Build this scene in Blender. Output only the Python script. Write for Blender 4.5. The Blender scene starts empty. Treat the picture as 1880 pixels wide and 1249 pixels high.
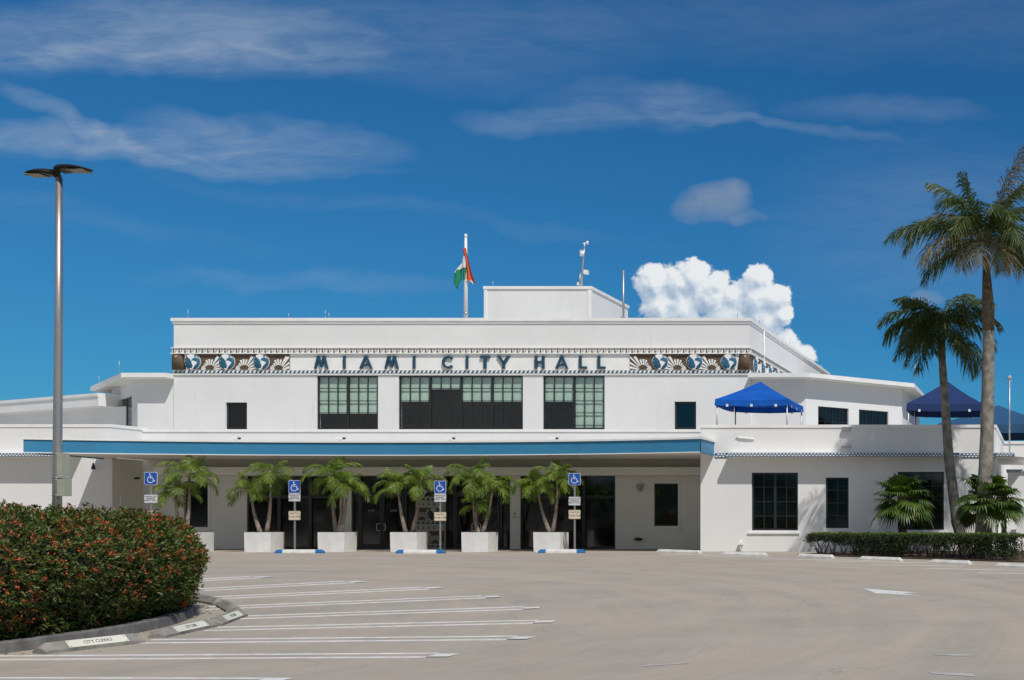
import bpy, math, random
import numpy as np
from mathutils import Vector, Matrix, noise
random.seed(7); rng = np.random.default_rng(7)
scene = bpy.context.scene
COL = scene.collection
R = math.radians

# ---------------------------------------------------------------- camera, sky, sun, exposure
F = 2300.0; CX = 1915.0; CY = 960.0; EYE = 1.6          # focal length / principal point in photo pixels
cam = bpy.data.cameras.new('camera'); camo = bpy.data.objects.new('camera', cam); COL.objects.link(camo)
camo.location = (0, 0, EYE); camo.rotation_euler = (R(90), 0, 0)
cam.sensor_width = 36; cam.lens = F / 1880 * 36
cam.shift_x = (940 - CX) / 1880; cam.shift_y = (CY - 624.5) / 1880
cam.clip_start = .1; cam.clip_end = 9000
scene.camera = camo
scene.view_settings.view_transform = 'Standard'; scene.view_settings.look = 'None'
scene.view_settings.gamma = 1; scene.view_settings.exposure = 0.0
LIGHT = Vector((-.45, .56, -1)).normalized()
sun = bpy.data.lights.new('sun', 'SUN'); sun.energy = 3.5; sun.angle = R(.53); sun.color = (1, .965, .915)
suno = bpy.data.objects.new('sun', sun); COL.objects.link(suno)
suno.rotation_euler = LIGHT.to_track_quat('-Z', 'Y').to_euler(); suno.location = (20, -30, 60)
ELEV = math.asin(-LIGHT.z); AZ = math.atan2(-LIGHT.x, -LIGHT.y)

def nd(t, kind, **kw):
    n = t.nodes.new(kind)
    for k, v in kw.items():
        if k.startswith('i_'): n.inputs[int(k[2:])].default_value = v
        else: setattr(n, k, v)
    return n
def mth(t, op, a, b=None, c=None):
    n = t.nodes.new('ShaderNodeMath'); n.operation = op
    for i, v in enumerate((a, b, c)):
        if v is None: continue
        if isinstance(v, (int, float)): n.inputs[i].default_value = v
        else: t.links.new(v, n.inputs[i])
    return n.outputs[0]
def ramp(t, fac, stops):
    n = t.nodes.new('ShaderNodeValToRGB'); cr = n.color_ramp
    while len(cr.elements) < len(stops): cr.elements.new(.5)
    for e, (p, c) in zip(cr.elements, stops):
        e.position = p; e.color = (*c, 1) if not isinstance(c, (int, float)) else (c, c, c, 1)
    t.links.new(fac, n.inputs[0]); return n.outputs[0]
def mixc(t, fac, a, b, mode='MIX'):
    n = t.nodes.new('ShaderNodeMix'); n.data_type = 'RGBA'; n.blend_type = mode
    for i, v in ((0, fac), (6, a), (7, b)):
        if isinstance(v, (int, float)): n.inputs[i].default_value = v
        elif isinstance(v, tuple): n.inputs[i].default_value = (*v, 1)
        else: t.links.new(v, n.inputs[i])
    return n.outputs[2]
def noisen(t, vec, scale, detail=4, rough=.55, dist=0.0):
    n = t.nodes.new('ShaderNodeTexNoise'); n.inputs['Scale'].default_value = scale
    n.inputs['Detail'].default_value = detail; n.inputs['Roughness'].default_value = rough
    n.inputs['Distortion'].default_value = dist
    if vec is not None: t.links.new(vec, n.inputs['Vector'])
    return n.outputs[0]

world = bpy.data.worlds.new('World'); scene.world = world; world.use_nodes = True
W = world.node_tree; W.nodes.clear()
sky = W.nodes.new('ShaderNodeTexSky'); sky.sky_type = 'NISHITA'; sky.sun_disc = False
sky.sun_elevation = ELEV; sky.sun_rotation = AZ
sky.altitude = 0; sky.air_density = 1.0; sky.dust_density = .35; sky.ozone_density = 4.0
tc = W.nodes.new('ShaderNodeTexCoord'); sep = W.nodes.new('ShaderNodeSeparateXYZ')
W.links.new(tc.outputs['Generated'], sep.inputs[0])
dx, dy, dz = sep.outputs
ysafe = mth(W, 'MAXIMUM', dy, .05)
su = mth(W, 'DIVIDE', dx, ysafe); sv = mth(W, 'DIVIDE', dz, ysafe)
comb = W.nodes.new('ShaderNodeCombineXYZ'); W.links.new(su, comb.inputs[0]); W.links.new(sv, comb.inputs[1])
# thin wind-drawn cirrus: noise stretched along the wind, kept to soft banks
mp = nd(W, 'ShaderNodeMapping'); W.links.new(comb.outputs[0], mp.inputs[0])
mp.inputs['Rotation'].default_value = (0, 0, R(6)); mp.inputs['Scale'].default_value = (1.6, 7.0, 1)
fib = noisen(W, mp.outputs[0], 2.2, 8, .62, .7)
mp2 = nd(W, 'ShaderNodeMapping'); W.links.new(comb.outputs[0], mp2.inputs[0]); mp2.inputs['Rotation'].default_value = (0, 0, R(11)); mp2.inputs['Scale'].default_value = (9, 42, 1)
fine_ = noisen(W, mp2.outputs[0], 1.6, 8, .68, .9)
fib = ramp(W, mth(W, 'ADD', mth(W, 'MULTIPLY', fib, .55), mth(W, 'MULTIPLY', fine_, .45)), [(.36, 0.0), (.68, 1.0)])
warp = noisen(W, comb.outputs[0], 5.0, 4, .6)
warpo = mth(W, 'MULTIPLY', mth(W, 'SUBTRACT', warp, .5), .085)
suw = mth(W, 'ADD', su, warpo); svw = mth(W, 'ADD', sv, mth(W, 'MULTIPLY', warpo, .9))
def bank(px, py, rx, ry, tilt, amt, hard=1.0):
    u0 = (px - CX) / F; v0 = (CY - py) / F; a = R(tilt)
    x = mth(W, 'SUBTRACT', suw, u0); y = mth(W, 'SUBTRACT', svw, v0)
    xr = mth(W, 'ADD', mth(W, 'MULTIPLY', x, math.cos(a)), mth(W, 'MULTIPLY', y, math.sin(a)))
    yr = mth(W, 'SUBTRACT', mth(W, 'MULTIPLY', y, math.cos(a)), mth(W, 'MULTIPLY', x, math.sin(a)))
    d = mth(W, 'ADD', mth(W, 'POWER', mth(W, 'ABSOLUTE', mth(W, 'DIVIDE', xr, rx / F)), 2.0),
            mth(W, 'POWER', mth(W, 'ABSOLUTE', mth(W, 'DIVIDE', yr, ry / F)), 2.0))
    g = mth(W, 'MAXIMUM', mth(W, 'SUBTRACT', 1.0, d), 0.0)
    return mth(W, 'MULTIPLY', mth(W, 'POWER', g, hard), amt)
tot = None
for b in [(260, 70, 520, 85, 0, .62), (120, 120, 240, 40, 0, .40), (420, 100, 420, 32, 1, .30), (60, 205, 230, 24, -24, .42), (130, 275, 420, 42, -1, .62), (500, 250, 300, 50, -4, .55), (430, 232, 60, 30, -5, .20),
          (360, 295, 420, 22, -2, .35), (980, 205, 130, 34, -5, .36), (1180, 195, 210, 52, -6, .42), (1400, 240, 300, 15, -6, .34), (1620, 210, 230, 30, 0, .22), (1560, 20, 900, 120, 0, .12),
          (760, 60, 480, 90, -6, .22), (560, 520, 330, 22, -5, .22), (700, 380, 600, 20, -8, .10), (1740, 420, 400, 190, 0, .20), (100, 400, 500, 26, -7, .12)]:
    v = bank(*b); tot = v if tot is None else mth(W, 'ADD', tot, v)
cirrus = mth(W, 'MINIMUM', mth(W, 'MULTIPLY', tot, mth(W, 'ADD', mth(W, 'MULTIPLY', fib, .95), .12)), .8)
lump = noisen(W, comb.outputs[0], 17.0, 7, .62)
puffs = None
for b in [(1300, 384, 76, 42, 0, 1.15), (1345, 408, 92, 16, -6, .75), (1262, 388, 42, 24, 0, .7), (1797, 140, 30, 26, 12, .10), (1236, 465, 28, 14, 0, .15), (1700, 550, 40, 18, 0, .6)]:
    v = bank(*b, .8); puffs = v if puffs is None else mth(W, 'MAXIMUM', puffs, v)
pz = mth(W, 'ADD', mth(W, 'MULTIPLY', puffs, .62), mth(W, 'MULTIPLY', mth(W, 'SUBTRACT', lump, .56), 1.5))
pz = mth(W, 'MULTIPLY', mth(W, 'MAXIMUM', pz, 0.0), mth(W, 'MINIMUM', mth(W, 'MULTIPLY', puffs, 5.0), 1.0))
puffs = mth(W, 'MINIMUM', mth(W, 'MULTIPLY', pz, .95), .60)
tint = mixc(W, 1.0, sky.outputs[0], (.175, .66, .98), 'MULTIPLY')
c1 = mixc(W, cirrus, tint, (4.4, 5.5, 7.1))
c2 = mixc(W, puffs, c1, (3.6, 4.3, 5.4))
# broken bright cloud, unseen, added behind the viewer to lift the shaded walls
bk_n = noisen(W, tc.outputs['Generated'], 2.6, 6, .6, .5)
bk_m = ramp(W, bk_n, [(.40, 0.0), (.56, 1.0)])
bk_s = nd(W, 'ShaderNodeMapRange'); bk_s.interpolation_type = 'SMOOTHSTEP'; W.links.new(dy, bk_s.inputs[0]); bk_s.inputs[1].default_value = 0.0; bk_s.inputs[2].default_value = -.45
c_back = mixc(W, mth(W, 'MULTIPLY', bk_m, bk_s.outputs[0]), tint, (5.1, 5.2, 5.2))
# towering cumulus low in the sky: billowing noise on overlapping puffs, light from the upper right painted into the colour
CB = [(1200, 520, 40), (1214, 565, 44), (1248, 522, 42), (1270, 510, 42), (1300, 545, 48), (1318, 520, 30), (1250, 570, 55), (1330, 585, 58), (1392, 508, 30), (1385, 548, 48), (1424, 548, 36), (1436, 578, 26), (1350, 548, 36), (1405, 590, 46), (1436, 640, 38), (1472, 664, 34), (1488, 694, 34), (1440, 700, 60), (1370, 660, 80)]
def vec2(x, y):
    c = W.nodes.new('ShaderNodeCombineXYZ')
    for i, v in enumerate((x, y)):
        if isinstance(v, (int, float)): c.inputs[i].default_value = v
        else: W.links.new(v, c.inputs[i])
    return c.outputs[0]
def cumulus(ox, oy):
    U = mth(W, 'ADD', su, ox / F); V = mth(W, 'ADD', sv, oy / F); p = vec2(U, V)
    n1 = noisen(W, p, 26, 3, .55); n2 = noisen(W, p, 75, 8, .62)
    vo = W.nodes.new('ShaderNodeTexVoronoi'); vo.feature = 'SMOOTH_F1'; vo.inputs['Scale'].default_value = 62; vo.inputs['Detail'].default_value = 2.0; vo.inputs['Smoothness'].default_value = .5
    wv = W.nodes.new('ShaderNodeVectorMath'); wv.operation = 'ADD'; W.links.new(p, wv.inputs[0]); W.links.new(vec2(mth(W, 'MULTIPLY', n1, .02), mth(W, 'MULTIPLY', n2, .012)), wv.inputs[1]); W.links.new(wv.outputs[0], vo.inputs['Vector'])
    best = None
    for (px, py, r_) in CB:
        x = mth(W, 'SUBTRACT', U, (px - CX) / F); y = mth(W, 'SUBTRACT', V, (CY - py) / F)
        d = mth(W, 'SQRT', mth(W, 'ADD', mth(W, 'MULTIPLY', x, x), mth(W, 'MULTIPLY', y, y)))
        v = mth(W, 'SUBTRACT', 1.0, mth(W, 'DIVIDE', d, r_ / F)); 
        if best is None: best = v
        else:
            q = W.nodes.new('ShaderNodeMath'); q.operation = 'SMOOTH_MAX'; W.links.new(best, q.inputs[0]); W.links.new(v, q.inputs[1]); q.inputs[2].default_value = .18; best = q.outputs[0]
    e = mth(W, 'ADD', mth(W, 'MULTIPLY', best, 2.1), mth(W, 'MULTIPLY', mth(W, 'SUBTRACT', n2, .5), 2.4))
    e = mth(W, 'ADD', e, mth(W, 'MULTIPLY', mth(W, 'SUBTRACT', n1, .5), .5))
    n3 = noisen(W, p, 190, 5, .6); e = mth(W, 'ADD', e, mth(W, 'MULTIPLY', mth(W, 'SUBTRACT', n3, .5), .55))
    return mth(W, 'ADD', e, mth(W, 'MULTIPLY', mth(W, 'SUBTRACT', .50, vo.outputs['Distance']), .34))
k0 = cumulus(0, 0); k1 = cumulus(5, 8); k2 = cumulus(14, 22)
al = nd(W, 'ShaderNodeMapRange'); al.interpolation_type = 'SMOOTHSTEP'; W.links.new(k0, al.inputs[0]); al.inputs[1].default_value = .0; al.inputs[2].default_value = .42
n0_ = su
lit = mth(W, 'ADD', mth(W, 'ADD', mth(W, 'SUBTRACT', .56, mth(W, 'MULTIPLY', n0_, 0.0)), mth(W, 'MULTIPLY', mth(W, 'SUBTRACT', k0, k1), .42)), mth(W, 'MULTIPLY', mth(W, 'SUBTRACT', k0, k2), .30))
depth_ = mth(W, 'MULTIPLY', mth(W, 'SUBTRACT', sv, (CY - 570) / F), 4.5)
lit = mth(W, 'ADD', lit, depth_)
ccol = ramp(W, lit, [(.05, (4.6, 6.0, 7.9)), (.45, (6.6, 7.8, 9.3)), (.80, (9.4, 10.1, 10.8)), (1.0, (10.9, 11.3, 11.5))])
c_cum = mixc(W, mth(W, 'MULTIPLY', al.outputs[0], .97), c2, ccol)
def backg(c):
    b = W.nodes.new('ShaderNodeBackground'); b.inputs[1].default_value = .075; W.links.new(c, b.inputs[0]); return b.outputs[0]
def mixs(f, a, b):
    m = W.nodes.new('ShaderNodeMixShader'); W.links.new(f, m.inputs[0]); W.links.new(a, m.inputs[1]); W.links.new(b, m.inputs[2]); return m.outputs[0]
band = lambda v, lo, hi: mth(W, 'MULTIPLY', mth(W, 'GREATER_THAN', v, lo), mth(W, 'LESS_THAN', v, hi))
in_front = mth(W, 'MULTIPLY', mth(W, 'GREATER_THAN', dy, .12), mth(W, 'GREATER_THAN', dz, 0.0))
in_cum = mth(W, 'MULTIPLY', mth(W, 'MULTIPLY', band(su, (1110 - CX) / F, (1570 - CX) / F), band(sv, (CY - 800) / F, (CY - 430) / F)), in_front)
wo = W.nodes.new('ShaderNodeOutputWorld')
W.links.new(mixs(in_cum, mixs(in_front, backg(c_back), backg(c2)), backg(c_cum)), wo.inputs[0])

# ---------------------------------------------------------------- the lie of the land
def G(D):
    if D <= 18: return -.4
    if D >= 49: return .46
    return -.4 + .86 * (D - 18) / 31
def P(px, py, D): return Vector(((px - CX) * D / F, D, EYE + (CY - py) * D / F))
def PX(px, D): return (px - CX) * D / F
def PZ(py, D): return EYE + (CY - py) * D / F
def ground_at(px, py):
    lo, hi = 10, 120
    for _ in range(50):
        m = (lo + hi) / 2
        if CY + (EYE - G(m)) * F / m > py: lo = m
        else: hi = m
    D = (lo + hi) / 2
    return Vector((PX(px, D), D, G(D)))

# ---------------------------------------------------------------- materials
MATS = {}
def mat(name, col, rough=.7, metal=0.0, var=0.0, vscale=3.0, bump=0.0, bscale=60.0, spec=.5, build=None, trans=0.0, col2=None):
    m = bpy.data.materials.new(name); m.use_nodes = True; t = m.node_tree
    b = t.nodes['Principled BSDF']
    b.inputs['Roughness'].default_value = rough; b.inputs['Metallic'].default_value = metal
    b.inputs['Specular IOR Level'].default_value = spec
    b.inputs['Base Color'].default_value = (*col, 1)
    tcn = t.nodes.new('ShaderNodeTexCoord'); oc = tcn.outputs['Object']
    if var or col2:
        n = noisen(t, oc, vscale, 5, .6)
        c2 = col2 or tuple(max(0, x * (1 - var)) for x in col)
        c1 = tuple(min(1, x * (1 + var * .5)) for x in col)
        t.links.new(ramp(t, n, [(.32, c2), (.66, c1)]), b.inputs['Base Color'])
    if bump:
        n = noisen(t, oc, bscale, 4, .6); bn = t.nodes.new('ShaderNodeBump')
        bn.inputs['Strength'].default_value = bump; bn.inputs['Distance'].default_value = .02
        t.links.new(n, bn.inputs['Height']); t.links.new(bn.outputs[0], b.inputs['Normal'])
    if trans:
        tr = t.nodes.new('ShaderNodeBsdfTranslucent'); mx = t.nodes.new('ShaderNodeMixShader')
        src = b.inputs['Base Color'].links
        if src: 
            bright = mixc(t, 1.0, src[0].from_socket, (1.5, 1.6, .6), 'MULTIPLY'); t.links.new(bright, tr.inputs[0])
        else: tr.inputs[0].default_value = (*col, 1)
        mx.inputs[0].default_value = trans
        t.links.new(b.outputs[0], mx.inputs[1]); t.links.new(tr.outputs[0], mx.inputs[2])
        t.links.new(mx.outputs[0], t.nodes['Material Output'].inputs[0])
    if build: build(t, b, oc)
    MATS[name] = m; return m

def stucco_build(t, b, oc):
    # sun-bleached white paint: broad uneven patches, faint vertical rain marks, fine trowel grain
    big = noisen(t, oc, .35, 5, .6)
    mpn = nd(t, 'ShaderNodeMapping'); mpn.inputs['Scale'].default_value = (2.4, 2.4, .22); t.links.new(oc, mpn.inputs[0])
    streak = noisen(t, mpn.outputs[0], 1.6, 6, .7)
    c = ramp(t, big, [(.3, (.735, .73, .715)), (.7, (.80, .795, .78))])
    c = mixc(t, ramp(t, streak, [(.56, 0.0), (.80, .50)]), c, (.62, .61, .60))
    t.links.new(c, b.inputs['Base Color'])
    g = noisen(t, oc, 26, 5, .65); bn = t.nodes.new('ShaderNodeBump'); bn.inputs['Strength'].default_value = .25
    bn.inputs['Distance'].default_value = .02
    t.links.new(g, bn.inputs['Height']); t.links.new(bn.outputs[0], b.inputs['Normal'])
mat('stucco', (.8, .8, .8), .85, build=stucco_build, spec=.2)
mat('trim', (.84, .83, .80), .7, var=.06, vscale=1.5, spec=.3)
mat('recess', (.86, .85, .80), .85, var=.05, vscale=.8, bump=.15, bscale=30, spec=.2)
mat('soffit', (.80, .775, .71), .8, var=.06, vscale=.6, spec=.2)
mat('roofing', (.6, .6, .58), .9, var=.15, vscale=.8)
mat('fascia_blue', (.045, .235, .42), .5, var=.10, vscale=.9, spec=.35)
mat('frieze_blue', (.022, .13, .235), .5, var=.30, vscale=1.2)
mat('letter_blue', (.016, .065, .115), .45, var=.15, vscale=3)
mat('navy', (.012, .022, .05), .5)
mat('frieze_brown', (.115, .075, .045), .75, var=.35, vscale=6)
mat('frieze_grey', (.46, .45, .43), .8, var=.2, vscale=4)
mat('frieze_dark', (.07, .055, .045), .8)
mat('tile_grey', (.42, .41, .38), .7, var=.15, vscale=5)
mat('frame_dark', (.022, .024, .026), .3)
mat('interior', (.05, .052, .05), .9, var=.5, vscale=1.0)
mat('blind', (.62, .69, .63), .8, var=.08, vscale=2)
mat('slat_blind', (.10, .12, .11), .6)
mat('door_metal', (.16, .15, .14), .6)
mat('steel', (.50, .47, .44), .36, metal=.8, var=.08, vscale=9)
mat('galvanised', (.50, .51, .52), .45, metal=.85, var=.2, vscale=14)
mat('chrome', (.75, .75, .75), .2, metal=1.0)
mat('lamp_dark', (.03, .028, .022), .5, metal=.3)
mat('lamp_lens', (.22, .19, .10), .35)
mat('box_cream', (.42, .42, .33), .55, var=.08)
mat('planter', (.80, .80, .79), .85, vscale=1.6, bump=.5, bscale=45, spec=.2, col2=(.66, .65, .62))
mat('soil', (.05, .035, .022), .95, var=.4, vscale=12)
mat('mulch', (.09, .055, .035), .95, var=.5, vscale=9, bump=.6, bscale=20)
mat('concrete', (.30, .28, .25), .9, bump=.5, bscale=30, spec=.2, vscale=4, col2=(.17, .16, .14))
mat('kerb_shaded', (.20, .195, .185), .9, bump=.5, bscale=30, spec=.2, vscale=4, col2=(.11, .105, .10))  # kerb concrete, colour darkened for the shade under the hedge
mat('kerb_paint', (.76, .75, .72), .85, bump=.4, bscale=25, spec=.2, vscale=5, col2=(.55, .53, .49))
mat('stop_blue', (.015, .15, .42), .55, var=.15, vscale=6)
mat('stop_white', (.72, .71, .68), .7, var=.16, vscale=6)
mat('plate_cream', (.66, .65, .55), .5, var=.06)
mat('sign_blue', (.010, .085, .42), .4)
mat('sign_white', (.72, .73, .74), .45)
mat('sign_cream', (.74, .66, .50), .5)
mat('text_dark', (.03, .03, .035), .6)
mat('text_red', (.16, .035, .02), .6)
mat('text_grey', (.28, .28, .28), .6)
mat('canvas_blue', (.004, .095, .44), .8, var=.2, vscale=2.5, bump=.6, bscale=3.5, spec=.25)
mat('canvas_navy', (.004, .026, .115), .8, var=.12, vscale=1.5)
mat('canvas_slate', (.016, .075, .17), .7, var=.12, vscale=1.5)
mat('flag_orange', (.62, .09, .025), .8); mat('flag_white', (.75, .74, .70), .8); mat('flag_green', (.010, .24, .11), .8)
mat('pole_white', (.76, .76, .74), .5)
mat('trunk_grey', (.31, .29, .25), .9, bump=.5, bscale=22, spec=.15, vscale=3.5, col2=(.12, .11, .09))
mat('trunk_small', (.33, .27, .23), .9, bump=.4, bscale=30, spec=.15, vscale=9, col2=(.17, .13, .10))
mat('trunk_fibre', (.15, .115, .08), .95, bump=.9, bscale=25, spec=.1, vscale=9, col2=(.04, .03, .02))
mat('sheath', (.20, .165, .12), .9, bump=.8, bscale=25, spec=.1, vscale=7, col2=(.085, .07, .05))
mat('crownshaft', (.13, .15, .06), .7, vscale=6, col2=(.10, .08, .04))
mat('leaf_small', (.215, .285, .045), .45, trans=.30, vscale=3.0, col2=(.085, .150, .020), spec=.4)
mat('leaf_royal', (.095, .125, .030), .5, trans=.25, vscale=2.2, col2=(.032, .060, .014), spec=.45)
mat('leaf_dry', (.25, .205, .135), .8, trans=.25, vscale=4, col2=(.11, .10, .05))
mat('leaf_fan', (.135, .200, .034), .4, trans=.25, vscale=2.5, col2=(.022, .055, .012), spec=.45)
mat('rachis', (.20, .20, .06), .6)
mat('leaf_hedge', (.135, .170, .036), .45, trans=.25, vscale=7, col2=(.040, .078, .018), spec=.4)
mat('leaf_hedge_red', (.15, .065, .022), .5, trans=.2, vscale=3, col2=(.07, .05, .018))
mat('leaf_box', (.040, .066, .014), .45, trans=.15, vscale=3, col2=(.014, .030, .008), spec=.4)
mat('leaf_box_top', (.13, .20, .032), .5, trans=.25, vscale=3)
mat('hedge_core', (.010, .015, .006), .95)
mat('twig', (.08, .06, .045), .9)
mat('petal', (.56, .13, .035), .6, trans=.2, vscale=6, col2=(.34, .04, .02))
mat('paint_line', (.74, .74, .72), .75, spec=.3, vscale=5, col2=(.54, .52, .49))
mat('paint_worn', (.50, .48, .45), .8, spec=.3, vscale=4, col2=(.34, .32, .30))
#mat('cloud', (.80, .83, .87), 1.0, spec=0.0)
#_b = MATS['cloud'].node_tree.nodes['Principled BSDF']; _b.inputs['Subsurface Weight'].default_value = 1.0; _b.inputs['Subsurface Radius'].default_value = (1, 1, 1); _b.inputs['Subsurface Scale'].default_value = 9.0

def glass_mat(name, tintc, ior=1.5, rough=.02, wav=0.0):
    m = bpy.data.materials.new(name); m.use_nodes = True; t = m.node_tree; t.nodes.clear()
    tr = nd(t, 'ShaderNodeBsdfTransparent'); tr.inputs[0].default_value = (*tintc, 1)
    gl = nd(t, 'ShaderNodeBsdfGlossy'); gl.inputs['Roughness'].default_value = rough
    geo = nd(t, 'ShaderNodeNewGeometry'); dt = nd(t, 'ShaderNodeVectorMath'); dt.operation = 'DOT_PRODUCT'
    t.links.new(geo.outputs['Normal'], dt.inputs[0]); t.links.new(geo.outputs['Incoming'], dt.inputs[1])
    f0 = 2 * ((ior - 1) / (ior + 1)) ** 2          # two faces of the pane, same from either side
    sch = mth(t, 'ADD', f0, mth(t, 'MULTIPLY', 1 - f0, mth(t, 'POWER', mth(t, 'SUBTRACT', 1.0, mth(t, 'ABSOLUTE', dt.outputs['Value'])), 5.0)))
    mx = nd(t, 'ShaderNodeMixShader'); o = nd(t, 'ShaderNodeOutputMaterial')
    t.links.new(sch, mx.inputs[0]); t.links.new(tr.outputs[0], mx.inputs[1]); t.links.new(gl.outputs[0], mx.inputs[2])
    t.links.new(mx.outputs[0], o.inputs[0]); MATS[name] = m
glass_mat('glass_up', (.84, .93, .89), 1.5, .02)
glass_mat('glass_low', (.40, .45, .44), 1.5, .05)

def ground_build(t, b, oc):
    sp = nd(t, 'ShaderNodeSeparateXYZ'); t.links.new(oc, sp.inputs[0])
    x = mth(t, 'ADD', sp.outputs[0], 23.5); y = mth(t, 'SUBTRACT', sp.outputs[1], 20.5)
    r = mth(t, 'SQRT', mth(t, 'ADD', mth(t, 'MULTIPLY', x, x), mth(t, 'MULTIPLY', y, y)))
    th = mth(t, 'ARCTAN2', y, x)
    cb = nd(t, 'ShaderNodeCombineXYZ'); t.links.new(mth(t, 'MULTIPLY', r, 1.0), cb.inputs[0]); t.links.new(mth(t, 'MULTIPLY', th, 3.0), cb.inputs[1])
    tyre = noisen(t, cb.outputs[0], .9, 6, .68, .4)
    big = noisen(t, oc, .10, 5, .6, .5); mid = noisen(t, oc, .55, 6, .65); fine = noisen(t, oc, 40, 4, .7)
    spots = noisen(t, oc, 2.6, 3, .6, .6)
    c = ramp(t, big, [(.30, (.365, .302, .228)), (.72, (.470, .385, .290))])
    c = mixc(t, ramp(t, tyre, [(.40, 0.0), (.66, .85)]), c, (.265, .242, .212))
    c = mixc(t, ramp(t, mid, [(.40, 0.0), (.70, .70)]), c, (.45, .385, .315))
    c = mixc(t, ramp(t, noisen(t, oc, .35, 5, .6, .8), [(.64, 0.0), (.74, .35)]), c, (.20, .19, .18))
    c = mixc(t, ramp(t, spots, [(.70, 0.0), (.76, .65)]), c, (.17, .16, .15))
    vor = nd(t, 'ShaderNodeTexVoronoi'); vor.feature = 'DISTANCE_TO_EDGE'; vor.inputs['Scale'].default_value = .22
    wv_ = nd(t, 'ShaderNodeVectorMath'); wv_.operation = 'ADD'; t.links.new(oc, wv_.inputs[0]); nc = nd(t, 'ShaderNodeTexNoise'); nc.inputs['Scale'].default_value = .9; nc.inputs['Detail'].default_value = 6; t.links.new(oc, nc.inputs['Vector'])
    ws = nd(t, 'ShaderNodeVectorMath'); ws.operation = 'SCALE'; ws.inputs[3].default_value = 1.3; t.links.new(nc.outputs['Color'], ws.inputs[0]); t.links.new(ws.outputs[0], wv_.inputs[1]); t.links.new(wv_.outputs[0], vor.inputs['Vector'])
    cm = mth(t, 'MULTIPLY', ramp(t, vor.outputs['Distance'], [(.0, 1.0), (.006, 0.0)]), ramp(t, noisen(t, oc, .3, 2, .5), [(.50, 0.0), (.60, .6)]))
    c = mixc(t, cm, c, (.13, .12, .11))
    c = mixc(t, ramp(t, noisen(t, oc, 9, 3, .75), [(.66, 0.0), (.75, .50)]), c, (.15, .14, .13))
    c = mixc(t, .38, c, ramp(t, fine, [(.3, (.16, .145, .13)), (.7, (.56, .51, .45))]))
    t.links.new(c, b.inputs['Base Color'])
    bn = nd(t, 'ShaderNodeBump'); bn.inputs['Strength'].default_value = .35; bn.inputs['Distance'].default_value = .01
    t.links.new(fine, bn.inputs['Height']); t.links.new(bn.outputs[0], b.inputs['Normal'])
mat('pavement', (.3, .28, .26), .88, build=ground_build, spec=.25)
mat('sidewalk', (.42, .40, .36), .9, var=.15, vscale=.8, bump=.3, bscale=30, spec=.2)

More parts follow.
